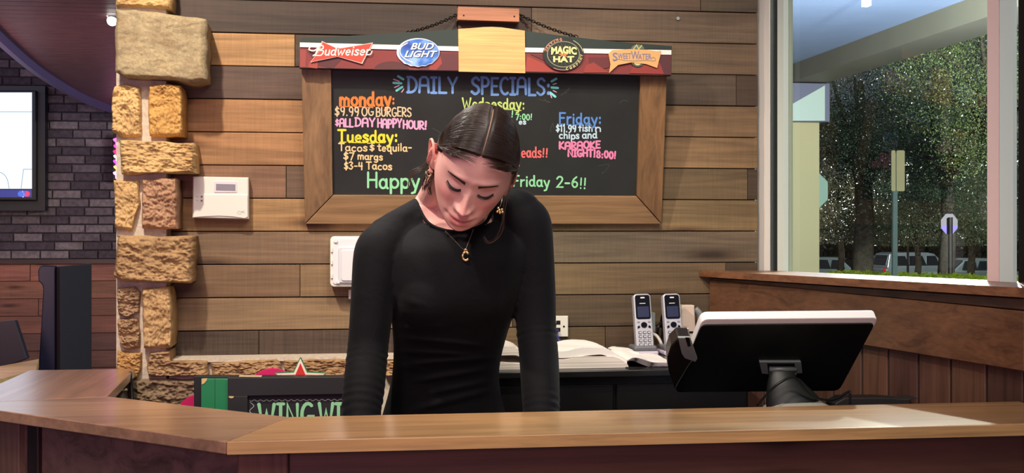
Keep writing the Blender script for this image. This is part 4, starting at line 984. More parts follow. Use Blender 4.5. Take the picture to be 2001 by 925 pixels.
obj('screen', prism(mpoly(rpoly([(1335, 762), (1633, 759), (1702, 632), (1384, 635)], 4), -.0255), -pn*.002), mat('screen_glass', (10, 12, 16), .1, emit=(150, 170, 200), es=.5), mr)
gb = mat('grey_bracket', (136, 148, 142), .4, metal=.3)
for pl in ([(1484, 708), (1565, 708), (1566, 711), (1484, 711)], [(1484, 710), (1499, 710), (1502, 732), (1489, 731)], [(1552, 710), (1566, 710), (1568, 730), (1557, 731)]):
    obj('bracket', prism(mpoly(pl, .006), -pn*.008), gb, mr, bev=.001)
for y in (722, 731):
    a = mpoly([(1503, y)], .004)[0]; b = mpoly([(1555, y-.5)], .004)[0]; obj('hinge', tube([a, b], .0062 if y == 722 else .005, 14), gb, mr, smooth=True)
nk = [C(1529, 728, 2.555), C(1530, 745, 2.55), C(1538, 770, 2.545), C(1550, 800, 2.54)]
neck = obj('neck', tube(spl([tuple(p) for p in nk], 5), [.028, .028, .029, .031, .033, .036, .039, .042, .044, .047, .05, .053, .056, .06, .063, .064][:16], 20, ell=[.55]*16, frame_up=(1, 0, 0)), mat('neck_plastic', (16, 20, 20), .5), mr, smooth=True)
obj('stand_base', lathe((C(1560, 800, 2.54).x, C(1560, 800, 2.54).y, 1.0), [(.0, 0), (.078, 0), (.080, .022), (.074, .042), (.05, .054), (0, .058)], 40), mat('base_plastic', (188, 188, 176), .3, metal=.3), mr, smooth=True)
cr = obj('card_reader', prism(mpoly([(1326, 662), (1312, 676), (1304, 700), (1307, 727), (1319, 762), (1346, 716), (1358, 700), (1350, 664)], .026), -pn*.034), mat('card_reader_plastic', (34, 27, 25), .3), mr, bev=.003)
obj('reader_cover', prism(mpoly([(1325, 661), (1349, 661), (1363, 702), (1359, 708), (1338, 701), (1332, 692)], .032), -pn*.006), M['greyp'], cr, bev=.001)
obj('slot', prism(mpoly([(1339, 660.5), (1347, 660.5), (1350, 677), (1344, 678)], .0325), -pn*.001), M['blackp'], cr)
c1_ = [C(x, y, d) for x, y, d in spl([(1480, 793, 2.50), (1498, 772, 2.49), (1520, 751, 2.48), (1545, 738, 2.49), (1560, 745, 2.50), (1578, 768, 2.51), (1600, 780, 2.52), (1630, 781, 2.55), (1658, 766, 2.58), (1661, 770, 2.58), (1661, 790, 2.58)], 8)]
tagp(obj('monitor_cable', tube(c1_, .0028, 8), M['blackp'], smooth=True), 'thin black cable looping over the stand of the register screen', 'cable')
cd = empty('cash_drawer', (.98, 2.47, .885), 'black cash drawer box under the register screen on the work desk', 'cash drawer')
obj('body', box(.76, 1.09, 2.31, 2.66, .886, .998), M['blackp'], cd, bev=.003)
obj('drawer_front', box(.77, 1.08, 2.66, 2.672, .895, .99), M['black'], cd)
pr = empty('black_printer', (1.20, 2.62, .88), 'low black device with a rounded lid behind the counter right of the screen', 'printer')
pv_ = [C(1640, 792, 2.60), C(1652, 779, 2.62), C(1700, 770, 2.70), C(1738, 771, 2.72), C(1790, 777, 2.66), C(1806, 792, 2.58)]
obj('lid', prism([Vector((p.x, 2.50, p.z)) for p in pv_]+[Vector((pv_[-1].x, 2.50, .886)), Vector((pv_[0].x, 2.50, .886))], (0, .055, 0)), mat('dark_grey_lid', (38, 36, 36), .5), pr, bev=.006)
# =====================================================  PERSON
per = empty('person', (.24, 2.66, 0), 'person in a black long sleeved top looking down, standing behind the counter', 'person')
def remesh(parts, vox, smooth=4, f=.5):
    v, fc = merge(*parts)
    me = bpy.data.meshes.new('tmp'); me.from_pydata([tuple(p) for p in v], [], fc)
    bm = bmesh.new(); bm.from_mesh(me); bmesh.ops.recalc_face_normals(bm, faces=bm.faces); bm.to_mesh(me); bm.free()
    o = bpy.data.objects.new('tmp', me); COL.objects.link(o)
    r = o.modifiers.new('r', 'REMESH'); r.mode = 'VOXEL'; r.voxel_size = vox
    if smooth:
        s = o.modifiers.new('s', 'SMOOTH'); s.factor = f; s.iterations = smooth
    dg = bpy.context.evaluated_depsgraph_get(); m2 = bpy.data.meshes.new_from_object(o.evaluated_get(dg))
    n = len(m2.vertices); a = np.empty(n*3); m2.vertices.foreach_get('co', a)
    V = a.reshape(-1, 3); Fc = [tuple(p.vertices) for p in m2.polygons]
    bpy.data.objects.remove(o); bpy.data.meshes.remove(m2)
    return V, Fc
def chainv(pts, n=20, k=6, cap=True, ell=None):
    """pts = [(Vector, r)] -> smooth tapered limb with rounded ends"""
    sp = spl([tuple(p)+(r,) for p, r in pts], k)
    P = [Vector(s[:3]) for s in sp]; R_ = [s[3] for s in sp]
    out = [tube(P, R_, n, ell=[ell]*len(P) if ell else None)]
    if cap: out += [ellipsoid(P[0], (R_[0],)*3, 16, 10), ellipsoid(P[-1], (R_[-1],)*3, 16, 10)]
    return out
def loftv(secs, n=36, k=6, lean=None):
    """secs = (px, py, d, half width, half depth) horizontal elliptical sections"""
    rows_ = []
    for s in secs:
        c = C(*s[:3]); rows_.append((c.x, c.y, c.z, s[3], s[4]))
    sp = spl(rows_, k); V = []; Fc = []
    for (x, y, z, a, b_) in sp:
        for i in range(n):
            w = 2*math.pi*i/n; cw_, sw_ = math.cos(w), math.sin(w)
            e = .88
            u = a*math.copysign(abs(cw_)**e, cw_); q = b_*math.copysign(abs(sw_)**e, sw_)
            V.append(Vector((x, y, z))+RT*u+FW*q)
    m = len(sp)
    for i in range(m-1):
        for j in range(n): Fc.append((i*n+j, i*n+(j+1) % n, (i+1)*n+(j+1) % n, (i+1)*n+j))
    Fc += [tuple(range(n))[::-1], tuple(range((m-1)*n, m*n))]
    return V, Fc
def torso(g):        # g grows the surface outward
    t = [(889, 428, 2.515, .085, .050), (888, 452, 2.51, .135, .070), (888, 490, 2.50, .160, .092), (886, 540, 2.50, .150, .102), (885, 600, 2.51, .132, .104), (880, 650, 2.54, .120, .095),
         (873, 710, 2.575, .113, .088), (869, 760, 2.60, .118, .094), (868, 830, 2.63, .140, .106), (868, 920, 2.66, .166, .118), (868, 1010, 2.67, .168, .115)]
    return loftv([(a, b, c, d+g, e+g) for a, b, c, d, e in t])
def bust(g): return [ellipsoid(C(838, 578, 2.452), (.062+g, .055+g, .066+g)), ellipsoid(C(938, 572, 2.462), (.062+g, .055+g, .066+g))]
LS, RS = C(1020, 430, 2.505), C(752, 484, 2.47)
armR = [(C(756, 476, 2.475), .047), (C(741, 496, 2.465), .049), (C(731, 560, 2.455), .0435), (C(724, 630, 2.45), .040), (C(718, 690, 2.44), .0385), (C(711, 760, 2.395), .0385), (C(706, 815, 2.36), .034), (C(712, 880, 2.32), .026)]
armL = [(C(1014, 424, 2.51), .048), (C(1029, 442, 2.505), .050), (C(1040, 500, 2.50), .0425), (C(1044, 570, 2.50), .0415), (C(1048, 640, 2.49), .0385), (C(1053, 700, 2.465), .0375), (C(1056, 760, 2.43), .036), (C(1057, 815, 2.40), .033), (C(1050, 880, 2.36), .026)]
def grow(ch, g): return [(p, r+g) for p, r in ch]
traps = lambda g: chainv(grow([(C(800, 444, 2.51), .044), (C(760, 468, 2.485), .046)], g), 16, 4) + chainv(grow([(C(960, 412, 2.525), .040), (C(1012, 414, 2.51), .046)], g), 16, 4) + \
    chainv(grow([(C(888, 430, 2.53), .046), (C(820, 440, 2.51), .044)], g), 16, 4) + chainv(grow([(C(895, 425, 2.535), .046), (C(975, 412, 2.52), .042)], g), 16, 4)
# ---- shirt
_tr0 = traps
def traps(g): return _tr0(g)+chainv(grow([(C(828, 413, 2.51), .030), (C(772, 448, 2.49), .034)], g), 16, 5)
def cuff_rings(ch, ranges, amp):
    """bunch the sleeve: little rings on the radius"""
    sp = spl([tuple(p)+(r,) for p, r in ch], 26); P = [Vector(s[:3]) for s in sp]; R_ = []
    for s in sp:
        py = HY-(s[2]-EYE)*F/(Vector(s[:3])-EY).dot(FW); a = 0
        for c_, wd in ranges: a += math.exp(-((py-c_)/wd)**2)
        R_.append(s[3]+amp*a*math.sin(s[2]*430+s[0]*60))
    return [tube(P, R_, 28), ellipsoid(P[0], (R_[0],)*3, 16, 10)]
shirt_parts = [torso(.004)]+bust(.004)+traps(.004)+cuff_rings(grow(armR, .004), [(700, 26), (790, 40)], .0026)+cuff_rings(grow(armL, .004), [(655, 22), (800, 26)], .0022)
sv, sf = remesh(shirt_parts, .0042, 7)
# drape: shallow folds across the waist, as displacement
sv2 = sv.copy()
dpt = (sv2-np.array(EY)) @ np.array(FW); pyv = HY-(sv2[:, 2]-EYE)*F/dpt; pxv = CX+((sv2-np.array(EY)) @ np.array(RT))*F/dpt
fold = np.zeros(len(sv2))
for (yc, sl, amp, wd, x0, x1) in ((668, .10, .0030, 5, 770, 960), (690, .05, .0026, 5, 760, 930), (706, -.08, .0034, 6, 770, 985), (732, -.16, .0030, 6, 800, 985), (756, -.2, .0026, 6, 830, 980), (640, -.04, .0022, 6, 765, 880), (780, -.25, .0026, 7, 800, 985), (720, .12, .0022, 5, 765, 850), (590, .25, .002, 7, 770, 840)):
    d_ = (pyv-(yc+sl*(pxv-(x0+x1)/2))); fold += amp*np.exp(-(d_/wd)**2)*np.clip(np.minimum(pxv-x0, x1-pxv)/40, 0, 1)
front_ = ((sv2-np.array(C(870, 700, 2.575))) @ np.array(FW)) < -.02
mask = front_ & (pxv > 762) & (pxv < 1005) & (pyv > 540) & (pyv < 830)
sv2[mask] -= np.outer(fold[mask]*1.6, np.array(FW))
nbh = C(893, 420, 2.52); HA, HB = .091, .086
def ell_(P): # horizontal elliptical distance from the neck
    q_ = P-np.array(nbh); u_ = q_ @ np.array(RT)/HA; w_ = q_ @ np.array(FW)/HB; return np.hypot(u_, w_), np.arctan2(w_, u_)
cen_ = np.array([sv2[list(q)].mean(0) for q in sf]); er_, _ = ell_(cen_)
keep = ~((er_ < 1) & (cen_[:, 2] > 1.36)); sf_full = sf; sf = [q for q, k_ in zip(sf, keep) if k_]
from collections import Counter
ec = Counter(tuple(sorted((q[i_], q[(i_+1) % len(q)]))) for q in sf for i_ in range(len(q)))
rimv = np.array(sorted({v_ for e_, n_ in ec.items() if n_ == 1 for v_ in e_}))
sv3 = sv2.copy(); rv_, ra_ = ell_(sv3[rimv]); q_ = sv3[rimv]-np.array(nbh); q_[:, :2] /= rv_[:, None]; sv3[rimv] = q_+np.array(nbh)
bins = [[] for _ in range(48)]
for v_, a_ in zip(rimv, ra_): bins[int((a_+math.pi)/(2*math.pi)*47.999)].append(sv3[v_])
rim_pts = [np.mean(b_, 0) for b_ in bins if b_]
for _ in range(4): rim_pts = [(rim_pts[i_-1]+2*rim_pts[i_]+rim_pts[(i_+1) % len(rim_pts)])/4 for i_ in range(len(rim_pts))]
sv2_full = sv2; sv2 = sv3
shirt_m = mat('black_knit_fabric', (10, 10, 15), .78, spec=.16, sheen=.03); nt = shirt_m.node_tree; b = nt.nodes['Principled BSDF']; b.inputs['Sheen Roughness'].default_value = .5
c1 = coords(nt, (1, 1, 1), rnd=False); n1 = N(nt, 'ShaderNodeTexNoise', Scale=900.0, Detail=1.0); nt.links.new(c1, n1.inputs[0])
n2 = N(nt, 'ShaderNodeTexNoise', Scale=14.0, Detail=3.0, Distortion=1.5); nt.links.new(c1, n2.inputs[0]); ad = N(nt, 'ShaderNodeMath', operation='ADD'); mu = N(nt, 'ShaderNodeMath', operation='MULTIPLY'); mu.inputs[1].default_value = .12
nt.links.new(n1.outputs[0], mu.inputs[0]); nt.links.new(mu.outputs[0], ad.inputs[0]); nt.links.new(n2.outputs[0], ad.inputs[1]); bump(nt, ad.outputs[0], b, .35, .006)
shirt = obj('shirt', (sv2, sf), shirt_m, per, smooth=True)
# ---- head geometry (local: x to image right, y towards the face, z up; metres)
def sst(a, b_, x): t = np.clip((x-a)/(b_-a), 0, 1); return t*t*(3-2*t)
def ga(x, z, cx, cz, sx, sz): return np.exp(-((x-cx)/sx)**2-((z-cz)/sz)**2)
def head_pts(dx, dy, dz, feat=True):
    x = np.where(dz < 0, .0730, .0730-.002*dz)*dx; z = np.where(dz < 0, .100, .116)*dz
    q_ = np.clip(np.abs(dz), 0, .9999); x = x*np.where(dz < 0, np.clip((1-q_**2.9)**(1/2.25)/np.sqrt(1-q_**2), 1, 1.5), 1)
    y = np.where(dy > 0, .088*np.sign(dy)*np.abs(dy)**.92, .102*dy)
    t = np.clip(-z/.100, 0, 1)
    x = x*(1-.27*t**1.9)*(1+.03*np.exp(-((z+.02)/.03)**2))
    y = np.where(dy < 0, y*(1-.5*t**1.3), y)+.070*t**2.3
    if not feat: return x, y, z
    fm = sst(.12, .5, dy); ax = np.abs(x)
    f = -.0085*ga(ax, z, .031, .001, .0145, .0105) + .0062*ga(ax, z, .031, -.0015, .0125, .0085)
    f += .0042*ga(ax, z, .030, .019, .020, .0065) - .003*ga(x, z, 0, .004, .010, .010)
    # nose: ridge rising to the tip
    tn = np.clip((.006-z)/.050, 0, 1)
    wn = .0066+.0046*tn**2
    nose = (.004+.0195*tn**1.25)*np.exp(-(x/wn)**2)*(1-sst(-.0435, -.0525, z)*1.0 if False else 1)*np.where(z < -.043, np.exp(-((z+.043)/.0055)**2), 1)*(z < .03)*sst(.03, .006, z)
    f += nose
    f += .0085*ga(ax, z, .0125, -.0415, .0058, .0065) - .004*ga(ax, z, .0065, -.0495, .0035, .003)
    # mouth with slight smile
    zz_ = z-.10*ax**2/.022
    f += .0050*ga(x, z, 0, -.068, .026, .016)
    f += .0034*ga(ax, zz_, .006, -.0625, .0125, .0034) + .0046*ga(x, zz_, 0, -.0735, .0145, .0048) - .0042*ga(x, zz_, 0, -.0675, .024, .0014)
    f -= .0022*ga(x, z, 0, -.0555, .0035, .005) + .0032*ga(x, z, 0, -.0815, .014, .004)
    f -= .0030*ga(ax, z, .0285, -.066, .005, .006)
    f += .0045*ga(x, z, 0, -.089, .021, .011) + .0048*ga(ax, z, .044, -.030, .018, .018) + .002*ga(ax, z, .036, -.055, .012, .012)
    f -= .0018*ga(ax, z, .026, -.046, .006, .014)
    y = y+f*fm
    return x, y, z
HS = 1.03
hc = C(928, 322, 2.345)
toc = (EY-hc); toc.z = 0; toc.normalize(); Ry = toc; Rx = Vector((0, 0, 1)).cross(-Ry).normalized()*1
if Rx.dot(RT) < 0: Rx = -Rx
Bm = Matrix((Rx, Ry, Vector((0, 0, 1)))).transposed()       # columns: head x, y, z
def rot(axis, deg): return Matrix.Rotation(math.radians(deg), 3, axis)
# local order: pitch (face down) then roll about the view axis
HM = Bm @ rot('Y', 20) @ rot('X', -37) @ rot('Z', -6)
tst = HM @ Vector((0, 1, 0))
if tst.z > 0: HM = Bm @ rot('Y', 20) @ rot('X', 37) @ rot('Z', -6)
tz = HM @ Vector((0, 0, 1))
if tz.dot(RT) < 0: HM = Bm @ rot('Y', -20) @ rot('X', -37) @ rot('Z', -6)
HMn = np.array(HM)*HS; hcn = np.array(hc)
def H2W(a): return np.asarray(a) @ HMn.T + hcn
def H(x, y, z): return hc+HM @ (Vector((x, y, z))*HS)
nu, nv = 220, 170
th_ = np.linspace(0, 2*math.pi, nu, endpoint=False); ph_ = np.linspace(.0001, math.pi-.0001, nv)
PHI, TH_ = np.meshgrid(ph_, th_, indexing='ij')
dx, dy, dz = np.sin(PHI)*np.cos(TH_), np.sin(PHI)*np.sin(TH_), np.cos(PHI)
hx, hy_, hz = head_pts(dx, dy, dz); HL = np.stack([hx.ravel(), hy_.ravel(), hz.ravel()], 1)
hf = [(j*nu+i, j*nu+(i+1) % nu, (j+1)*nu+(i+1) % nu, (j+1)*nu+i) for j in range(nv-1) for i in range(nu)]
hf += [tuple(range(nu)), tuple(range((nv-1)*nu, nv*nu))[::-1]]
bvh = BVHTree.FromPolygons([Vector(p) for p in HL], hf)
def surf(x, z, off=0.0):
    h_ = bvh.ray_cast(Vector((x, .3, z)), Vector((0, -1, 0)))
    return (h_[0]+h_[1]*(off if h_[1].y > 0 else -off)) if h_[0] else Vector((x, .05, z))
head_part = (list(map(Vector, H2W(HL))), hf)
# ears
def ear(s):
    E = lambda x, y, z: H(s*(.0745+(x-.0735)*(1.75 if s < 0 else .75)), y*1.1, z*1.12-.013)
    rimp = spl([(.0735, .004, -.020), (.0765, .002, .002), (.0805, -.006, .020), (.0840, -.018, .024), (.0850, -.028, .013), (.0825, -.027, -.006), (.0780, -.014, -.023), (.0745, -.004, -.032), (.0735, .003, -.026)], 5)
    parts = [tube([E(*p) for p in rimp], .0032, 8)]
    parts.append(ellipsoid(E(.0790, -.012, .000), (.0036, .0155, .027), 18, 12, HM @ rot('Z', -s*32)))
    parts.append(ellipsoid(E(.0765, -.004, -.008), (.005, .009, .018), 16, 10, HM))
    parts.append(ellipsoid(E(.0755, -.003, -.028), (.0038, .0065, .009), 12, 8, HM))
    return parts
nb_c = C(888, 425, 2.53)
neckch = [(H(0, -.030, -.045), .052), (H(0, -.038, -.085), .050), (nb_c+Vector((0, 0, .045)), .052), (nb_c, .060), (nb_c-Vector((0, 0, .05)), .066)]
neck_parts = chainv(neckch, 28, 8) + chainv([(nb_c+Vector((-.058, 0, -.016)), .026), (nb_c+Vector((0, 0, .018)), .042), (nb_c+Vector((.055, .01, -.012)), .026)], 20, 6)
neck_parts += chainv([(C(824, 408, 2.515), .024), (C(846, 382, 2.50), .030), (H(-.045, -.03, -.04), .032)], 20, 6)
# hands: palm + five bent fingers resting on the work desk
def hand(wr, dirv, side):
    dirv = dirv.normalized(); lat = dirv.cross(Vector((0, 0, 1))).normalized()*side; out = []
    pc = wr+dirv*.045+Vector((0, 0, -.012))
    out += chainv([(wr, .024), (wr+dirv*.02, .025), (pc, .024)], 16, 4)
    Mh = Matrix((lat, dirv, Vector((0, 0, 1)))).transposed(); out.append(ellipsoid(pc+dirv*.01, (.040, .046, .014), 20, 12, Mh))
    for k_, (o_, L_) in enumerate(((-.030, .062), (-.011, .074), (.009, .080), (.028, .072))):
        b0 = pc+lat*(-o_)+dirv*.045; r = .0085-.0003*k_
        out += chainv([(b0-dirv*.02, r+.001), (b0+Vector((0, 0, .006)), r), (b0+dirv*L_*.45+Vector((0, 0, -.002)), r-.0008), (b0+dirv*L_*.75+Vector((0, 0, -.014)), r-.0015), (b0+dirv*L_*.92+Vector((0, 0, -.024)), r-.0022)], 12, 4)
    b0 = pc-lat*(-.036)*1
    out += chainv([(pc+lat*.028-dirv*.02, .012), (pc+lat*.046+dirv*.006, .0105), (pc+lat*.054+dirv*.034+Vector((0, 0, -.006)), .0095), (pc+lat*.050+dirv*.054+Vector((0, 0, -.012)), .0080)], 12, 4)
    return out
wR, wL = Vector(armR[-1][0]), Vector(armL[-1][0])
hR = hand(wR, Vector((.25, -.15, -.30)), -1); hL = hand(wL, Vector((-.35, -.12, -.30)), 1)
g = -.004
legs_ch = []
for s in (-1, 1):
    hip = C(868+s*78, 985, 2.67); x = hip.x
    legs_ch.append([(hip, .082), (Vector((x, hip.y+.0, .62)), .070), (Vector((x+s*.01, hip.y-.01, .46)), .054), (Vector((x+s*.012, hip.y+.01, .32)), .052), (Vector((x+s*.014, hip.y+.03, .10)), .036), (Vector((x+s*.014, hip.y+.03, .07)), .036)])
body_low = [torso(g)]+bust(g)+traps(g)+chainv(grow(armR, g+.002), 18, 5)+chainv(grow(armL, g+.002), 18, 5)+hR+hL
for lc in legs_ch: body_low += chainv(grow(lc, -.005), 18, 5)+[ellipsoid(lc[-1][0]+Vector((0, -.05, -.03)), (.036, .11, .036))]
bv1, bf1 = remesh(body_low, .0045, 3)
bv2, bf2 = remesh([head_part]+ear(1)+ear(-1)+neck_parts, .0019, 3, .4)
BV = np.concatenate([bv1, bv2]); BF = list(bf1)+[tuple(i+len(bv1) for i in q) for q in bf2]
skin = mat('skin', (222, 170, 162), .48, spec=.45); nt = skin.node_tree; b = nt.nodes['Principled BSDF']
at = nt.nodes.new('ShaderNodeAttribute'); at.attribute_name = 'tint'; nt.links.new(at.outputs['Color'], b.inputs['Base Color'])
b.inputs['Subsurface Weight'].default_value = .12; b.inputs['Subsurface Radius'].default_value = (.012, .005, .003); b.inputs['Subsurface Scale'].default_value = 1.0
body = obj('body', (BV, BF), skin, per, smooth=True)
loc = (BV-hcn) @ np.array(HM)/HS      # head-local coords
base = np.array(s2l((228, 174, 166))); colr = np.tile(base, (len(BV), 1))
fx, fy_, fz = loc[:, 0], loc[:, 1], loc[:, 2]; ff_ = (fy_ > .03) & (np.abs(fx) < .09) & (fz > -.13) & (fz < .13)
def blend(w, c, m_=ff_):
    w = (w*m_)[:, None]; colr[:] = colr*(1-w)+np.array(s2l(c))*w
ax = np.abs(fx)
blend(.55*ga(ax, fz, .043, -.030, .020, .018), (214, 122, 122)); blend(.45*ga(fx, fz, 0, -.036, .012, .014), (216, 130, 124))
blend(.35*ga(fx, fz, 0, -.09, .03, .018), (216, 146, 136))
zz_ = fz-.10*ax**2/.022
lip = np.exp(-(ax/.0235)**6)*np.exp(-((zz_+.0685)/(.0092*(1-.45*(ax/.025)**2).clip(.2)))**4); blend(.8*lip, (186, 92, 92))
blend(.85*np.exp(-(ax/.022)**6)*np.exp(-((zz_+.0675)/.0011)**2), (120, 52, 54))
blend(.35*ga(ax, fz, .031, .004, .016, .008), (176, 118, 112))          # eyelid colour
blend(.8*ga(ax, fz, .0065, -.0505, .003, .0018), (110, 56, 52))         # nostrils
blend(.5*sst(.07, .078, ax), (214, 130, 118), (fy_ > -.05) & (fz < .04) & (fz > -.05) & (ax > .07))
ca = body.data.color_attributes.new('tint', 'FLOAT_COLOR', 'POINT'); ca.data.foreach_set('color', np.concatenate([colr, np.ones((len(colr), 1))], 1).ravel())
# lashes, brows
dark = mat('dark_brown_hair', (60, 42, 36), .6)
parts = []
for s in (-1, 1):
    lidl = [(s*.0170, -.0050), (s*.023, -.0090), (s*.031, -.0105), (s*.038, -.0088), (s*.0450, -.0035)]
    P = [surf(x, z, .0006) for x, z in [p[:2] for p in spl(lidl, 5)]]
    parts.append(tube([H(*p) for p in P], [.0005+.0013*math.sin(math.pi*i/(len(P)-1))+.0003 for i in range(len(P))], 6))
    for i, (x, z) in enumerate(spl(lidl, 14)):
        u = (abs(x)-.031)/.016; p = surf(x, z, .0004); q = p+Vector((s*u*.003+s*.001, .0036, -.0032)); m_ = p+Vector((s*u*.0012, .0026, -.0014))
        parts.append(tube([H(*p), H(*m_), H(*q)], [.00045, .0003, .0001], 4))
obj('eyelashes', merge(*parts), mat('black_lashes', (20, 14, 13), .5), per)
for s in (-1, 1):
    parts = []
    for i in range(520):
        t = random.random(); x = .0120+.0340*t; zc = .0105+.0055*math.sin(t*math.pi*.68)-.0010*t; hw = .0031*(1-t)**.5+.0006
        z = zc+random.uniform(-hw, hw); a = math.radians(34-42*t); L_ = .0042
        P = [surf(s*(x+math.cos(a)*L_*k/3), z+math.sin(a)*L_*k/3*.7, .0003) for k in range(4)]
        parts.append(tube([H(*p) for p in P], [.00022, .0003, .00025, .0001], 4))
    obj('eyebrow', merge(*parts), dark, per)
# ---- hair
def hair_mask(dx, dy, dz):
    """>0 on the scalp"""
    x, y, z = head_pts(dx, dy, dz, False); ax = np.abs(x)
    zl = .064-.014*sst(.01, .058, ax)-.014*sst(.050, .070, ax)        # front hairline
    front = sst(-.003, .014, z-zl)
    side = sst(-.006, .006, (z+.012))*(y < .045) if False else 0
    back = sst(.030, .018, y)*sst(-.085, -.070, z)*np.where((y > -.035) & (z < .020), 0, 1)
    zt_ = .018+.9*np.clip(y+.005, 0, 1); low = sst(.050, .034, y)*sst(-.006, .012, z-zt_)
    return np.maximum(np.maximum(front, back), low)
def scalp(d, off):
    x, y, z = head_pts(np.array([d[0]]), np.array([d[1]]), np.array([d[2]]), False); p = np.array([x[0], y[0], z[0]])
    n_ = np.array([d[0]/.0715, d[1]/.095, d[2]/.116]); n_ /= np.linalg.norm(n_); return p+n_*off
mk = hair_mask(dx, dy, dz); bx_, by_, bz_ = head_pts(dx, dy, dz, False)
nn = np.stack([dx/.0715, dy/.095, dz/.116], -1); nn /= np.linalg.norm(nn, axis=-1, keepdims=True)
ang_ = np.arctan2(dz, np.abs(dx)+1e-6)
flowc = np.arctan2(dy, np.sqrt(dx**2+dz**2))
groove = .0010*np.sin(flowc*70+3*np.sin(ang_*3))+.0006*np.sin(flowc*160+5*ang_)
thick = .0080+.0005*sst(.2, .9, np.abs(dx))+groove*sst(.2, .5, np.abs(dx))*.6
part = np.exp(-(bx_/.0024)**2)*(dz > 0)*(dy > -.45); thick = thick-.0050*part
off = mk*thick-(1-mk)*.006
HP2 = np.stack([bx_, by_, bz_], -1)+nn*off[..., None]
hairm = mat('brown_hair', (44, 29, 23), .5, spec=.4); nt = hairm.node_tree; b = nt.nodes['Principled BSDF']
b.inputs['Anisotropic'].default_value = .6
at = nt.nodes.new('ShaderNodeAttribute'); at.attribute_name = 'tint'; nt.links.new(at.outputs['Color'], b.inputs['Base Color'])
hair = obj('hair', (H2W(HP2.reshape(-1, 3)), hf), hairm, per, smooth=True)
hcol = np.tile(np.array(s2l((32, 23, 21))), (nu*nv, 1)); hp = np.exp(-(bx_/.0013)**2)*(dz > .1)*(dy > -.25)*(mk > .3)
hp = hp.ravel()[:, None]*.75; hcol = hcol*(1-hp)+np.array(s2l((214, 180, 156)))*hp
edge_ = ((mk > .02) & (mk < .8)).ravel()[:, None]*.45; hcol = hcol*(1-edge_)+np.array(s2l((70, 50, 42)))*edge_
ca = hair.data.color_attributes.new('tint', 'FLOAT_COLOR', 'POINT'); ca.data.foreach_set('color', np.concatenate([hcol, np.ones((len(hcol), 1))], 1).ravel())
V = []; Fc = []
def nrm_(v_): v_ = np.array(v_, float); return v_/np.linalg.norm(v_)
bun = np.array([0, -.105, -.045])
rs = random.Random(11)
for i in range(2600):
    s = rs.choice((-1, 1)); t = rs.random()
    a0 = math.radians(58-118*t)                      # along the parting, front to crown
    st = nrm_((s*(.010+rs.random()*.016), math.sin(a0)*1.0, math.cos(a0)))
    if t < .06: st = nrm_((s*(.03+rs.random()*.75), .83, .62-.16*rs.random()))
    mid = nrm_((s*1.0, .30-.95*t, .30-.15*t)); en = nrm_((s*.30, -.95, -.30))
    pts = []
    for k in range(12):
        u = k/11
        if u < .55: w = u/.55; d_ = nrm_(st*(1-w)+mid*w)
        else: w = (u-.55)/.45; d_ = nrm_(mid*(1-w)+en*w)
        oo = .0090+.0006*min(1, abs(d_[0])*1.5)+rs.uniform(-.0005, .0008)+(.004*(u-.85)/.15 if u > .85 else 0)
        if k == 0: oo = .0074
        pts.append(scalp(d_, oo))
    v_, f_ = tube([Vector(p) for p in H2W(np.array(pts))], [.0002]+[.00036]*10+[.0003], 4, caps=False)
    n0 = len(V); V += v_; Fc += [tuple(j+n0 for j in z) for z in f_]
hs_ = obj('hair_strands', (V, Fc), mat('brown_hair_strands', (42, 30, 26), .33, spec=.6), per, smooth=True); hs_['kind'] = 'stuff'
# low bun and loose locks
bp = [ellipsoid(H(0, -.128, -.040), (.036, .030, .034), 24, 16, HM)]
for i in range(90):
    a = rs.uniform(0, 6.28); r1 = rs.uniform(.7, 1.05); P = []
    for k in range(9):
        w = a+k*.55; P.append(H(.036*r1*math.cos(w), -.128-.022*math.sin(k*.5+i), -.040+.034*r1*math.sin(w)))
    bp.append(tube(P, .0011, 5))
obj('hair_bun', merge(*bp), mat('bun_hair', (40, 28, 24), .4), per, smooth=True)
lp = []
def lock(pts, n, sp_, r=.0004):
    for _ in range(n):
        j = [rs.uniform(-sp_, sp_) for _ in range(3)]; S_ = spl([C(*p) for p in pts], 6); m_ = len(S_)
        lp.append(tube([Vector(q)+Vector(j)*(.3+math.sin(i/m_*3)*.9)+Vector((math.sin(i*.5+j[0]*900)*.0009, 0, 0)) for i, q in enumerate(S_)], r, 4))
lock([(850, 300, 2.38), (838, 318, 2.39), (826, 330, 2.40), (812, 336, 2.41), (803, 352, 2.41), (800, 368, 2.41)], 22, .006, .00028)
lock([(846, 312, 2.38), (840, 335, 2.385), (832, 352, 2.39), (828, 372, 2.39)], 34, .005, .0003)
lock([(852, 322, 2.37), (846, 345, 2.37), (838, 362, 2.38), (842, 380, 2.38)], 26, .004, .0003)
lock([(1004, 330, 2.33), (998, 362, 2.31), (988, 392, 2.30), (984, 420, 2.295), (980, 448, 2.29), (968, 468, 2.29), (954, 474, 2.29), (946, 462, 2.29)], 8, .003, .0002)
lock([(1010, 300, 2.36), (1008, 335, 2.35), (1000, 360, 2.34)], 14, .003)
lk = obj('loose_locks', merge(*lp), mat('loose_hair', (62, 42, 34), .4), per); lk['kind'] = 'stuff'
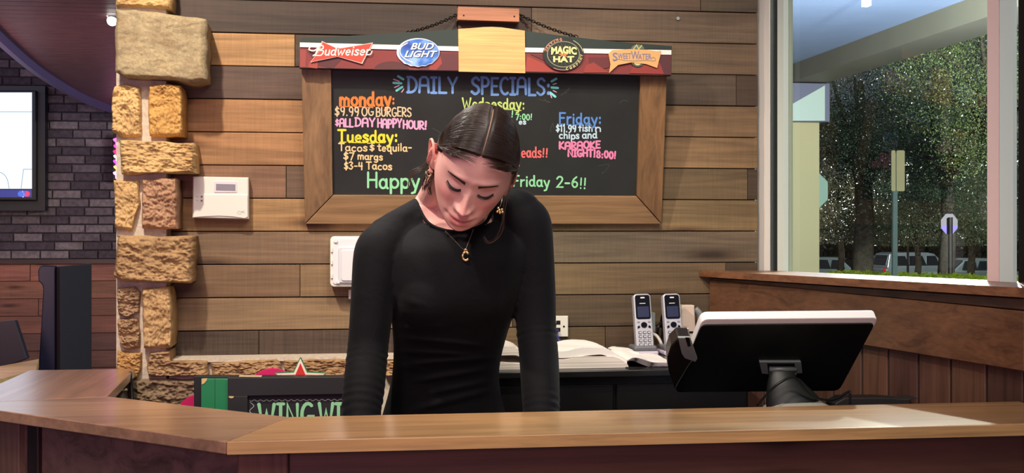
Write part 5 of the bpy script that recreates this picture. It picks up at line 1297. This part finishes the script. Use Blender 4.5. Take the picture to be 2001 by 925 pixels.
# collar, necklace, earrings
colp = [(806, 388, 2.495), (816, 412, 2.475), (838, 434, 2.455), (862, 445, 2.442), (890, 451, 2.434), (920, 447, 2.436), (950, 432, 2.447), (972, 412, 2.47), (980, 392, 2.50), (965, 374, 2.55), (930, 364, 2.59), (880, 362, 2.60), (832, 368, 2.57), (808, 378, 2.53), (806, 388, 2.495)]
bvs = BVHTree.FromPolygons([Vector(p) for p in sv2_full], sf_full)
cpts = [Vector(p)+UP*.0004 for p in spl([tuple(p) for p in rim_pts+rim_pts[:2]], 3)]
obj('collar', tube(cpts, .0036, 10), shirt_m, per, smooth=True)
def on_shirt(px, py, off=.002):
    h_ = bvs.ray_cast(EY, ray(px, py)); return EY+(h_[0]-EY)*(1-off/2.4) if h_[0] else C(px, py, 2.42)
nl = [on_shirt(*p[:2]) for p in spl([(864, 446), (876, 458), (890, 472), (900, 483), (909, 491)], 5)]
nr = [on_shirt(*p[:2]) for p in spl([(909, 491), (914, 478), (920, 462), (926, 446), (931, 432)], 5)]
nk_ = obj('necklace', merge(tube(nl, .0008, 6), tube(nr, .0008, 6)), mat('silver_chain', (190, 186, 178), .3, metal=1), per)
pc = on_shirt(910, 501, .005)
ringp = [pc+RT*math.cos(w)*.0062+UP*math.sin(w)*.0085 for w in np.linspace(math.radians(45), math.radians(325), 20)]
pend = merge(tube(ringp, .0024, 8), tube([pc+UP*.011+RT*math.cos(w)*.003+UP*math.sin(w)*.0035 for w in np.linspace(0, 6.28, 12)], .0015, 6), *[ellipsoid(p, (.0029,)*3, 8, 6) for p in ringp[::3]])
obj('pendant', pend, M['gold'], nk_, smooth=True)
er = [C(982, 384, 2.29), C(980, 396, 2.288), C(977, 404, 2.287)]
e1_ = obj('earring', merge(tube(er, .0006, 6), *[ellipsoid(C(976+dx_, 411+dy_, 2.286), (.0028, .002, .0028), 8, 6) for dx_, dy_ in ((0, 0), (5, -1), (-4, 3), (1, 5), (-2, -4), (6, 4))]), M['gold'], per, smooth=True)
ep = H(-.0790, .000, -.050); obj('earring', merge(tube([ep+RT*.005*math.cos(w)+UP*.0065*math.sin(w) for w in np.linspace(0, 6.28, 16)], .001, 6), ellipsoid(ep-UP*.007, (.0018,)*3, 8, 6)), M['gold'], per, smooth=True)
# trousers, shoes
tp = [loftv([(868, 905, 2.655, .172, .124), (868, 960, 2.665, .178, .124), (868, 1025, 2.67, .172, .118)])]
for lc in legs_ch: tp += chainv(grow(lc, .006), 20, 6)
tv, tf = remesh(tp, .008, 4); obj('trousers', (tv, tf), mat('black_trousers', (22, 22, 24), .8), per, smooth=True)
for lc in legs_ch:
    a = lc[-1][0]; o_ = obj('shoe', merge(ellipsoid((a.x, a.y-.05, .045), (.045, .13, .045), 20, 12), box(a.x-.04, a.x+.04, a.y-.17, a.y+.07, 0, .022)), mat('black_shoe', (20, 20, 20), .5), per, smooth=False)
# =====================================================  SANDWICH BOARD behind the counter
YA = 2.93
afr = empty('sandwich_board', PY(560, 445, YA).xy.to_3d(), 'black framed chalkboard topped by a green edged red star, standing behind the counter', 'chalkboard')
def aq(poly, y): return [PY(x, z, y) for x, z in poly]
zf = lambda px, Y: -(EYE)*F/((PY(px, HY, Y)-EY).dot(FW))
def ab(x0, x1, ytop, Y, th, name, m, col=None, zbot=.02, par=afr, bev=.001):
    a, b = PY(x0, ytop, Y), PY(x1, ytop, Y); q = [Vector((a.x, Y, zbot)), Vector((b.x, Y, zbot)), Vector((b.x, Y, b.z)), Vector((a.x, Y, a.z))]
    return obj(name, prism(q, (0, th, 0)), m, par, col, bev=bev)
ab(379, 720, 736, YA+.03, .03, 'back_panel', mat('board_black', (26, 28, 32), .5))
gp = ab(393, 446, 741, YA+.016, .014, 'green_panel', mat('green_paint', (32, 128, 82), .45))
ab(419.5, 420.5, 741, YA+.0155, .004, 'panel_joint', mat('dark_green_line', (20, 80, 52), .6), par=gp, bev=0)
sc_ = mat('scuffed_wood', (216, 190, 130), .7)
obj('scuff', prism(aq([(394, 741), (405, 740), (404, 744), (399, 750), (394, 752)], YA+.0145), (0, .003, 0)), sc_, gp)
fr_ = mat('black_board_frame', (34, 36, 38), .5)
zt_ = PY(500, 774, YA).z
obj('frame_rail', prism([Vector((XY(445, YA), YA, zt_)), Vector((XY(745, YA), YA, zt_)), PY(745, 737, YA), PY(445, 739, YA)], (0, .028, 0)), fr_, afr, bev=.001)
obj('frame_rail', prism([Vector((XY(445, YA), YA, .02)), Vector((XY(484, YA), YA, .02)), Vector((XY(484, YA), YA, zt_)), Vector((XY(445, YA), YA, zt_))], (0, .028, 0)), fr_, afr, bev=.001)
obj('frame_rail', prism([Vector((XY(706, YA), YA, .02)), Vector((XY(745, YA), YA, .02)), Vector((XY(745, YA), YA, zt_)), Vector((XY(706, YA), YA, zt_))], (0, .028, 0)), fr_, afr, bev=.001)
obj('chalk_panel', box(XY(484, YA), XY(706, YA), YA+.012, YA+.02, .1, zt_), mat('board_slate', (30, 31, 36), .6), afr)
obj('scuff', prism(aq([(447, 775), (457, 775), (456, 778), (451, 779), (447, 777)], YA-.001), (0, .003, 0)), sc_, afr)
AP = lambda px, py: PY(px, py, YA+.0112)
vv, ff = [], []
def av(t):
    n = len(vv); vv.extend(t[0]); ff.extend(tuple(i+n for i in q) for q in t[1])
wav = [(488+i*2.2, 783.5-i*.02+1.6*math.sin(i*1.15)) for i in range(96)]
av(stroke2d(wav, 1.1)); av(stroke2d(spl([(489, 787), (496, 794), (488, 803), (493, 812), (487, 822)], 6), 1.2))
obj('chalk_border', ([AP(*p) for p in vv], ff), mat('chalk_white', (176, 176, 180), .8), afr)
for t, a in (('WING', (506, 613)), ('WI', (624, 668))):
    v_, f_ = word2d(t, a[0], 834, a[1], 44, 6.5, 0, 0, 1); flat(v_, f_, AP, 'lettering', mat('chalk_green', (150, 214, 166), .8), afr, None)
# star
def star(cx, cy, R_, r_, sx=1.18):
    return [(cx+sx*(R_ if i % 2 == 0 else r_)*math.cos(math.radians(-90+36*i)), cy+(R_ if i % 2 == 0 else r_)*math.sin(math.radians(-90+36*i))) for i in range(10)]
YSx = YA+.064
s1 = obj('star', prism(aq([p for q in [rpoly(star(587, 744, 47, 20.5), 5, 4)] for p in q], YSx), (0, .01, 0)), mat('star_green', (40, 120, 76), .4), afr)
obj('star_white', prism(aq(star(587, 744, 43, 18.5), YSx-.0015), (0, .003, 0)), mat('star_white', (236, 226, 210), .4), s1)
obj('star_red', prism(aq(star(587, 744, 34, 14), YSx-.003), (0, .003, 0)), mat('star_red', (206, 48, 42), .4), s1)
obj('rail_strip', prism(aq([(467, 735.5), (511, 736), (511, 737.5), (467, 737)], YA), (0, .02, 0)), mat('bare_wood', (206, 186, 150), .7), afr)
# two pink discs behind it
pk = mat('pink_paint', (206, 32, 100), .4)
def disc(cx, cy, r, Y, label):
    c = PY(cx, cy, Y); R_ = r*(c-EY).dot(FW)/F
    V, Fc = lathe((0, 0, 0), [(0, 0), (R_*.98, 0), (R_, .006), (R_*.98, .012), (0, .012)], 48)
    V = [Vector((v.x, -v.z, v.y))+c for v in V]
    return tagp(obj('pink_disc', (V, Fc), pk), label, 'sign', 'pink discs behind the sandwich board')
disc(533, 770, 51, 3.045, 'pink round disc peeking over the black chalkboard left of the red star')
disc(384, 806, 34, 3.045, 'pink round disc low at the left edge of the black chalkboard')
# =====================================================  DINING ROOM THINGS
tv = empty('television', PY(0, 400, YD-.1), 'bright wall television in a black surround on the brick wall', 'television')
Yt = YD-.16
obj('surround', prism([PY(-330, 412, Yt+.05), PY(88, 412, Yt+.05), PY(88, 168, Yt+.05), PY(-330, 168, Yt+.05)], (0, .09, 0)), mat('black_surround', (14, 14, 22), .5), tv)
obj('bezel', chamfer([PY(-318, 392, Yt), PY(70, 392, Yt), PY(70, 177, Yt), PY(-318, 177, Yt)], (0, .05, 0), .006), M['blackp'], tv)
def emis(name, c, s): return mat(name, (10, 10, 10), .4, emit=c, es=s)
obj('screen', prism([PY(x, y, Yt-.004) for x, y in ((-310, 369), (62, 369), (62, 181), (-310, 181))], (0, .004, 0)), emis('tv_screen', (206, 228, 250), 2.1), tv)
obj('screen_bar', prism([PY(x, y, Yt-.005) for x, y in ((-310, 386), (62, 386), (62, 371), (-310, 371))], (0, .004, 0)), emis('tv_bar', (52, 62, 150), .9), tv)
tl = emis('tv_line', (150, 176, 196), .8)
obj('screen_line', prism([PY(x, y, Yt-.006) for x, y in ((-310, 219.5), (62, 219.5), (62, 218), (-310, 218))], (0, .002, 0)), tl, tv)
def tvs(p, w, m_, nm='screen_line'):
    v_, f_ = stroke2d(p, w); obj(nm, ([PY(a, b, Yt-.0065) for a, b in v_], f_), m_, tv)
tvs([(62, 331), (46, 331), (41, 369)], 1.6, tl); tvs(spl([(-20, 340), (0, 337), (13, 348), (18, 369)], 6), 1.6, tl)
tvs([(40, 379), (47, 379)], 11, emis('tv_logo_blue', (70, 110, 220), 1.2), 'logo'); tvs([(50, 379), (53, 379)], 11, emis('tv_logo_red', (230, 60, 90), 1.2), 'logo'); tvs([(44, 374), (47, 380), (45, 385)], 2, emis('tv_logo_white', (250, 250, 250), 1.3), 'logo')
# neon sign, mostly behind the stone pier
ns = empty('neon_sign', PY(240, 310, YD-.08), 'glowing pink and violet neon sign half hidden by the left edge of the stone pier', 'neon sign')
obj('backing', prism([PY(x, y, YD-.07) for x, y in ((221, 355), (300, 355), (300, 262), (221, 262))], (0, .03, 0)), M['blackp'], ns)
for i, (y, c, s_) in enumerate(((276, (255, 90, 200), 3), (288, (255, 60, 150), 3), (299, (255, 40, 110), 2.5), (308, (255, 250, 250), 4), (318, (200, 60, 240), 3), (329, (255, 190, 90), 3), (341, (250, 170, 255), 3.5))):
    x = 226 + (i % 2)
    P = [PY(a, b, YD-.09) for a, b in spl([(x-2, y-5), (x, y-2), (x+8, y), (x+40, y+1), (x+42, y+5), (x, y+5)], 4)]
    obj('neon_tube', tube(P, .014, 8), emis('neon_tube_%d' % i, c, s_), ns, smooth=True)
# small lamp in the dropped ceiling
lm = PZ(219, 41, ZS-.02)
ll = empty('ceiling_lamp', lm, 'tiny bright white lamp under the dropped board ceiling by the stone pier', 'lamp')
obj('bulb', ellipsoid(lm, (.022, .03, .022), 14, 10), emis('lamp_glow', (255, 250, 244), 5), ll, smooth=True)
obj('canopy', lathe(lm+Vector((0, 0, .01)), [(.02, 0), (.035, .02), (.035, .03)], 18), M['chrome'], ll)
# booth end panel
d7 = 7.2
bo = empty('booth_divider', PY(120, 700, 7.0).xy.to_3d(), 'tall dark navy booth end panel against the plank wainscot', 'booth')
def BPx(px, py, Y): return PY(px, py, Y)
prof = [(75, 800), (75, 722), (80, 640), (84, 565), (82, 556), (75, 550), (74, 530), (77, 522), (84, 519), (108, 520), (108, 722), (108, 800)]
Yb = 7.0
P = [BPx(*p, Yb) for p in prof]; zb = 0
P = [Vector((p.x, p.y, max(0, p.z))) for p in P]; P[0].z = P[-1].z = 0
obj('end_panel', prism(P, (0, .045, 0)), mat('navy_booth_paint', (16, 20, 52), .5), bo, bev=.006)
q = [PY(109, 521, Yb), PY(168, 516, Yb+.45)]
obj('back_panel', prism([Vector((q[0].x, Yb+.01, 0)), Vector((q[1].x, Yb+.5, 0)), q[1]+Vector((0, .05, 0)), q[0]+Vector((0, .01, 0))], (.03, -.03, 0)), mat('booth_back_vinyl', (42, 38, 44), .5), bo, bev=.006)
bs = empty('booth_bench', PY(20, 700, 6.9).xy.to_3d(), 'slanted dark booth seat end at the far left beside the table', 'booth')
P = [PY(x, y, 6.75) for x, y in ((-90, 650), (0, 629), (29, 627), (53, 702), (0, 722), (-90, 744))]
obj('seat_back', prism(P, (0, .06, 0)), mat('dark_seat_vinyl', (34, 28, 40), .55), bs, bev=.006)
obj('seat_base', box(P[0].x, P[3].x-.02, 6.77, 7.2, 0, .50), mat('seat_base_paint', (26, 22, 30), .6), bs)
tb = empty('dining_table', PY(0, 740, 5.9).xy.to_3d(), 'pale wooden dining table edge at the far left behind the counter', 'table')
zt2 = .72
T = [PZ(-120, 768, zt2), PZ(0, 741, zt2), PZ(70, 724, zt2), PZ(76, 702, zt2), PZ(0, 716, zt2), PZ(-120, 730, zt2)]
obj('tabletop', prism(T, (0, 0, -.045)), wood('table_wood', .4, col=(196, 158, 104), contrast=.3, knots=False), tb)
m0 = sum(T, Vector())/6; obj('pedestal', lathe((m0.x, m0.y, 0), [(.22, 0), (.22, .02), (.04, .04), (.04, .675)], 20), M['dkmetal'], tb)
# =====================================================  OUTSIDE
def DZ(px, d, z): p = C(px, HY, d); return Vector((p.x, p.y, z))
asph = noisy('asphalt', (44, 46, 48), .85, .8)
struct('ground_outside', ([(2.2, -6, -.02), (40, -6, -.02), (70, 30, -.05), (8, 30, -.05), (2.2, 10, -.02), (10, 60, -1.6), (110, 60, -1.6), (20, 130, -2.1), (170, 130, -2.1)], [(0, 1, 2, 3, 4), (3, 2, 6, 5), (5, 6, 8, 7)]), asph)
bpy.data.objects['ground_outside'].name = 'floor_outside'
# canopy: soffit, beam, column
cv = empty('entrance_canopy', (4.1, 10.8, 0), 'pale entrance canopy with grey beam on a tan square column outside the window', 'canopy')
xb = PY(1613, 163, 10.5).x
zb_ = PY(1613, 163, 10.5).z
sofm = noisy('soffit_paint', (150, 166, 196), .7, 3, .95, 1.05)  # bluish twilight cast is put into this base colour
obj('soffit', box(1.75, 4.6, -.5, 11.3, zb_+.16, zb_+.26), sofm, cv)
obj('beam', box(xb-.36, xb, -.5, 11.3, zb_, zb_+.16), noisy('beam_paint', (128, 122, 104), .7, 3, .95, 1.05), cv)
obj('capital', box(xb-.80, xb+.01, 10.42, 11.3, PY(1612, 238, 10.42).z, zb_-.01), mat('capital_shade', (128, 126, 150), .6), cv, bev=.005)  # mauve colour stands for the diagonal shadow on the white capital
obj('capital_lit_face', prism([PY(1540, 236, 10.41), PY(1612, 236, 10.41), PY(1612, 167, 10.41), PY(1540, 208, 10.41)], (0, .02, 0)), mat('capital_lit_paint', (216, 230, 218), .6), cv)  # pale panel cut along the shadow edge, stands for the lit part
obj('column_shaft', box(xb-.85, PY(1601, 300, 10.5).x, 10.5, 11.2, -.02, PY(1612, 238, 10.42).z), mat('column_paint', (214, 198, 152), .7), cv)
obj('soffit_seam', box(1.8, 3.9, 6.0, 6.03, zb_+.153, zb_+.16), mat('seam', (150, 170, 210), .6), cv)
fxp = PP(1693, -6, Vector((0, 0, zb_+.14)), Vector((0, 0, 1)))
tagp(obj('canopy_lamp', box(fxp.x-.02, fxp.x+.02, fxp.y-.03, fxp.y+.03, zb_+.08, zb_+.158), emis('canopy_lamp', (236, 244, 250), 4)), 'white rectangular lamp under the pale outdoor canopy', 'lamp')
# signs
octm = mat('sign_back_metal', (176, 206, 188), .4, metal=.2)
def octa(cx, cy, r, d, name, label, m, pole, group=None):
    r_ = empty(name, DZ(cx, d, -.02 if d < 20 else -.05), label, 'sign', group)
    R_ = r*d/F; c = C(cx, cy, d)
    P = [c+RT*R_*math.cos(math.radians(22.5+45*i))*(.82 if d > 15 else 1)+UP*R_*math.sin(math.radians(22.5+45*i)) for i in range(8)]
    obj('sign_face', prism(P, FW*.01), m, r_)
    if pole: obj('pole', tube([Vector((c.x, c.y, -.3))+FW*(-.05), c+UP*R_*.6-FW*.05], .04, 8), M['dkmetal'], r_)
    else: obj('pole', tube([Vector((c.x, c.y, -.02))+FW*.05, c+FW*.05], .03, 8), M['chrome'], r_)
    return r_
octa(1576, 373, 45, 11.8, 'octagon_sign', 'pale octagonal sign back half hidden behind the tan canopy column', octm, False)
octa(1855, 438, 21.5, 20, 'octagon_sign', 'small far octagonal sign back with dark pole, pale over violet', mat('far_sign_metal', (92, 84, 96), .5), True)
fs = bpy.data.objects['octagon_sign.001']; cc_ = C(1855, 438, 20)-FW*.004; R_ = 21.5*20/F
obj('violet_patch', prism([cc_+RT*R_*.82*x+UP*R_*y for x, y in ((-.90, -.12), (.90, -.12), (.90, -.38), (.38, -.90), (-.38, -.90), (-.90, -.38))], FW*.003), mat('violet_reflective', (96, 80, 160), .4), fs)
sp = empty('street_sign', DZ(1755, 12, -.02), 'tall tan parking sign seen from behind on a grey metal pole', 'sign')
c = C(1754, 334, 12)
for (x0, x1, dd_) in ((1742, 1750, 0), (1752, 1768, .03)):
    a = [C(x, y, 12+dd_) for x, y in rrect(x0, 294, x1, 374, 3)]; obj('sign_plate', prism(a, FW*.012), mat('tan_sign_back', (214, 200, 150), .5), sp)
obj('pole', prism([C(1744.5, 560, 12.05), C(1754, 560, 12.05), C(1754, 300, 12.05), C(1746, 300, 12.05)], FW*.04), mat('galvanised_pole', (128, 150, 144), .45, metal=.3), sp)
pb_ = C(1749, 560, 12.07); obj('pole', tube([Vector((pb_.x, pb_.y, -.02)), pb_], .022, 8), mat('galvanised_pole_low', (128, 150, 144), .45), sp)
# ---- trees
leafm = mat('glossy_leaf', (60, 84, 50), .28, spec=.6); nt = leafm.node_tree; b = nt.nodes['Principled BSDF']
oi = nt.nodes.new('ShaderNodeObjectInfo'); tc = nt.nodes.new('ShaderNodeTexCoord'); nz = N(nt, 'ShaderNodeTexNoise', Scale=.9, Detail=4.0); nt.links.new(tc.outputs['Object'], nz.inputs[0])
nt.links.new(mixc(nt, oi.outputs['Color'], ramp(nt, nz.outputs[0], [(.3, .55), (.7, 1.4)]), 1.0), b.inputs['Base Color'])
barkm = noisy('bark', (66, 60, 52), .9, 6, .6, 1.2, .8, .03)
rt_ = np.random.RandomState(5)
def tree(px, d, zg, trunk_r, zc, rx, rz, nleaf, ls, col, label, lean=0, branches=7, name='tree', zlo=None, py_off=0):
    base = DZ(px, d, zg); r_ = empty(name, base, label, 'tree', 'trees beyond the car park')
    top_ = Vector((base.x+lean, base.y, zc+rz*.3))
    parts = [tube([base, base.lerp(top_, .35)+Vector((.1, 0, 0)), base.lerp(top_, .7), top_], [trunk_r*1.25, trunk_r, trunk_r*.8, trunk_r*.3], 12)]
    cc = Vector((top_.x, top_.y, zc)); clumps = []
    for i in range(branches):
        a = 2*math.pi*i/branches+.4; s0 = base.lerp(top_, .45+.07*(i % 4)); e = cc+Vector((math.cos(a)*rx*.75, math.sin(a)*rx*.6, rz*(.1+.5*math.sin(i*2.1))))
        parts.append(tube([s0, s0.lerp(e, .5)+Vector((0, 0, .3)), e], [trunk_r*.4, trunk_r*.25, trunk_r*.08], 8))
    obj('trunk', merge(*parts), barkm, r_, smooth=True)
    K = 46; u = rt_.normal(size=(K, 3)); u /= np.linalg.norm(u, axis=1)[:, None]; cl = u*rt_.uniform(.25, 1, (K, 1))**.6*np.array([rx, rx*.8, rz])
    idx = rt_.randint(0, K, nleaf); p = cl[idx]+rt_.normal(size=(nleaf, 3))*np.array([rx, rx, rz])*.15+np.array(cc)
    if zlo is not None: p = p[p[:, 2] > zlo]
    n = len(p); a = rt_.normal(size=(n, 3)); a /= np.linalg.norm(a, axis=1)[:, None]; b2 = np.cross(a, rt_.normal(size=(n, 3))); b2 /= np.linalg.norm(b2, axis=1)[:, None]
    s_ = ls*rt_.uniform(.6, 1.3, (n, 1)); V = np.stack([p-a*s_, p+b2*s_*.45, p+a*s_, p-b2*s_*.45], 1).reshape(-1, 3)
    me = bpy.data.meshes.new('foliage'); V = V-np.array(base); me.from_pydata(V.tolist(), [], (np.arange(n*4).reshape(n, 4)).tolist()); me.materials.append(leafm)
    o = bpy.data.objects.new('foliage', me); COL.objects.link(o); o.parent = r_; o.color = (*s2l(col), 1); o['kind'] = 'stuff'
tree(1682, 27, -.05, .21, 4.1, 3.0, 2.3, 70000, .022, (58, 66, 46), 'broad dark tree with a thick trunk behind the tan sign pole', zlo=1.1)
tree(1846, 25, -.05, .15, 3.9, 2.6, 2.2, 70000, .021, (48, 62, 50), 'dense glossy leaved tree rising behind the far octagonal sign', zlo=1.3)
tree(1950, 21, -.05, .16, 4.5, 1.9, 1.8, 40000, .020, (88, 100, 62), 'lighter leafy tree at the right side of the window', zlo=2.0)
tree(1790, 40, -.7, .10, 1.5, 3.0, 1.5, 22000, .045, (96, 104, 74), 'small pale multi stemmed tree between the two big trunks', branches=5, zlo=.8)
tree(1895, 44, -.8, .12, 2.4, 2.6, 2.2, 22000, .045, (76, 92, 62), 'green bushy tree lit at the lower right of the window', branches=5, zlo=.8)
tree(1640, 46, -.8, .12, 1.7, 2.4, 2.4, 22000, .045, (84, 82, 62), 'olive brown small tree beside the canopy column', branches=5, zlo=.8)
for i, px in enumerate((1600, 1700, 1800, 1910)):
    tree(px, 78, -2, .2, 4.5, 5.2, 5.0, 14000, .12, (40, 48, 38), ['darkest far tree behind the canopy column', 'dark far tree behind the parking sign', 'dark far tree behind the pale multi stemmed tree', 'dark far tree behind the right window frame'][i])
# far dark hedge closing the car park
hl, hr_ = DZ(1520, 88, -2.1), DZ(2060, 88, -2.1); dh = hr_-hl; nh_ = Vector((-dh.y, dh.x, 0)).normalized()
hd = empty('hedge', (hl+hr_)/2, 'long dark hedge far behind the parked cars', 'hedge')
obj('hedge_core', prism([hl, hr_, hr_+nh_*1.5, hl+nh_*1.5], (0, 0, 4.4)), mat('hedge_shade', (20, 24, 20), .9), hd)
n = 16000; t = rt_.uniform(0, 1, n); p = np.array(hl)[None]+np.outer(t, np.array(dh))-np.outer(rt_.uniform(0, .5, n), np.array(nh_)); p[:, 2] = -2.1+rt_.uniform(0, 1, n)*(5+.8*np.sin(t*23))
a_ = rt_.normal(size=(n, 3)); a_ /= np.linalg.norm(a_, axis=1)[:, None]; b2 = np.cross(a_, rt_.normal(size=(n, 3))); b2 /= np.linalg.norm(b2, axis=1)[:, None]
V = np.stack([p-a_*.12, p+b2*.06, p+a_*.12, p-b2*.06], 1).reshape(-1, 3)-np.array(hd.location)
me = bpy.data.meshes.new('hedge_leaves'); me.from_pydata(V.tolist(), [], np.arange(n*4).reshape(n, 4).tolist()); me.materials.append(leafm)
o = bpy.data.objects.new('hedge_leaves', me); COL.objects.link(o); o.parent = hd; o.color = (*s2l((60, 72, 54)), 1); o['kind'] = 'stuff'
# lime ground cover strip
n = 9000
a_, b_ = C(1610, 532, 16), C(2010, 545, 13)
bedz = min(a_.z, b_.z)-.12
L0, L1 = Vector((a_.x, a_.y, 0)), Vector((b_.x, b_.y, 0)); dr_ = (L1-L0); nr_ = Vector((-dr_.y, dr_.x, 0)).normalized()
bed = struct('planter_wall', prism([L0, L1, L1+nr_*.5, L0+nr_*.5], (0, 0, bedz-.0)), mat('planter_concrete', (120, 116, 104), .8)); bed.name = 'trim_2'
t = rt_.uniform(0, 1, n); w = rt_.uniform(0, .45, n); zt3 = a_.z+(b_.z-a_.z)*t
p = np.array(L0)[None]+np.outer(t, np.array(dr_))+np.outer(w, np.array(nr_)); p[:, 2] = bedz+rt_.uniform(0, 1, n)**1.5*(zt3-bedz+.02*np.sin(t*60))
a = rt_.normal(size=(n, 3)); a /= np.linalg.norm(a, axis=1)[:, None]; b2 = np.cross(a, rt_.normal(size=(n, 3))); b2 /= np.linalg.norm(b2, axis=1)[:, None]
V = np.stack([p-a*.028, p+b2*.016, p+a*.028, p-b2*.016], 1).reshape(-1, 3)
me = bpy.data.meshes.new('ground_cover'); me.from_pydata(V.tolist(), [], np.arange(n*4).reshape(n, 4).tolist()); limem = mat('lime_leaf', (206, 232, 60), .5); me.materials.append(limem)
gc = bpy.data.objects.new('ground_cover', me); COL.objects.link(gc); tagp(gc, 'strip of lime green ground cover plants just outside the window', 'plants', None, 'stuff')
# ---- cars
glassm = mat('car_glass', (16, 20, 24), .08, spec=.8)
tyre = mat('tyre', (18, 18, 18), .8)
def car(px, d, zg, L_, Hh, col, label, suv=True, flip=1, tail=False, yaw=0, lamps=((255, 255, 255), 3)):
    base = DZ(px, d, zg); r_ = empty('car', base, label, 'car', 'cars in the car park')
    ax_ = (RT*math.cos(yaw)+FW*math.sin(yaw))*flip; ay_ = Vector((0, 0, 1)).cross(ax_).normalized(); Wd = 1.8
    def T(x, y, z): return base+ax_*x*L_+ay_*y*Wd+UP*z*Hh
    low = [(-.5, .22), (-.5, .50), (-.47, .56), (.24, .58), (.44, .52), (.5, .42), (.5, .22)]
    cab = [(-.48, .55), (-.44, .96), (-.38, 1.0), (.02, 1.0), (.10, .96), (.25, .57)] if suv else [(-.36, .55), (-.26, .92), (-.18, .98), (.02, .98), (.10, .92), (.24, .56)]
    def ext(pr, w0, w1=None):
        w1 = w1 or w0; n_ = len(pr); V = [T(x, -w0 if z < .6 else -w1, z) for x, z in pr]+[T(x, w0 if z < .6 else w1, z) for x, z in pr]
        return V, [tuple(range(n_)), tuple(range(2*n_-1, n_-1, -1))]+[(i, (i+1) % n_, n_+(i+1) % n_, n_+i) for i in range(n_)]
    bd = obj('body', ext(low, .5), mat('car_paint_%d_%d' % (px, col[0]), col, .25, metal=.4), r_, bev=.03)
    obj('cabin', ext(cab, .47, .40), mat('car_cabin_%d_%d' % (px, col[0]), col, .25, metal=.4), r_, bev=.03)
    wins = ((-.42, -.24), (-.22, -.03), (-.01, .13)) if suv else ((-.22, -.03), (-.01, .13))
    for s in (-1, 1):
        for a0, a1 in wins:
            def wz(x, z): return T(x, s*(.478-.07*(z-.6)/.35), z)
            obj('window', prism([wz(a0, .62), wz(a1+.02, .62), wz(a1-.02, .90), wz(a0+.01, .90)], ay_*s*.012), glassm, r_)
    obj('window', prism([T(.225, -.40, .63), T(.225, .40, .63), T(.115, .36, .93), T(.115, -.36, .93)], ax_*.015), glassm, r_)
    obj('window', prism([T(-.478, -.38, .64), T(-.478, .38, .64), T(-.445, .34, .92), T(-.445, -.34, .92)] if suv else [T(-.345, -.40, .62), T(-.345, .40, .62), T(-.262, .34, .90), T(-.262, -.34, .90)], -ax_*.015), glassm, r_)
    for x in (-.31, .31):
        for s in (-1, 1):
            c_ = T(x, s*.47, 0)+UP*.33; obj('wheel', merge(tube([c_-ay_*.1, c_+ay_*.1], .33, 20)), tyre, r_)
    for s in (-1, 1):
        obj('headlight', prism([T(.49, s*.30, .36), T(.49, s*.46, .36), T(.47, s*.46, .46), T(.47, s*.30, .46)], ax_*.08), emis('headlight_%d' % px, (236, 246, 250), lamps[1] if not tail else .4), r_)
        obj('tail_light', prism([T(-.50, s*.34, .44), T(-.50, s*.47, .44), T(-.50, s*.47, .54), T(-.50, s*.34, .54)], -ax_*.03), emis('tail_light_%d' % px, (255, 40, 40), 5 if tail else .5), r_)
    return r_
car(1795, 62, -1.62, 4.7, 1.75, (150, 158, 162), 'grey four wheel drive car with roof bars right of the sign pole', True, 1, yaw=.2)
car(1716, 66, -1.68, 4.4, 1.6, (120, 128, 134), 'grey car with glowing red tail lights left of the sign pole', False, 1, True, yaw=1.15)
car(1890, 56, -1.45, 4.6, 1.45, (112, 122, 124), 'low grey saloon at the right end of the parked cars', False, -1, yaw=.1)
car(1633, 60, -1.6, 4.5, 1.55, (120, 132, 134), 'grey car with a bright headlight beside the canopy column', False, 1, yaw=-.5)
# street lamps far away
for i, (px, py, d, c_, s_) in enumerate(((1774, 352, 50, (250, 250, 244), 4),)):
    r_ = empty('street_lamp', DZ(px, d, -1.3), 'slim white lit lamp post right of the tan parking sign', 'street lamp')
    obj('pole', tube([DZ(px, d, -1.3), C(px, 378, d)], .05, 8), M['dkmetal'], r_)
    obj('lamp_tube', tube([C(px, 376, d), C(px, 341, d)], .06, 10), emis('far_lamp', c_, s_), r_)
    obj('lamp_head', box(*[v for v in (C(px-12, 0, d).x, C(px+8, 0, d).x, C(px, 0, d).y-.1, C(px, 0, d).y+.1, C(px, 323, d).z, C(px, 318, d).z)]), emis('far_lamp_head', c_, 3), r_)
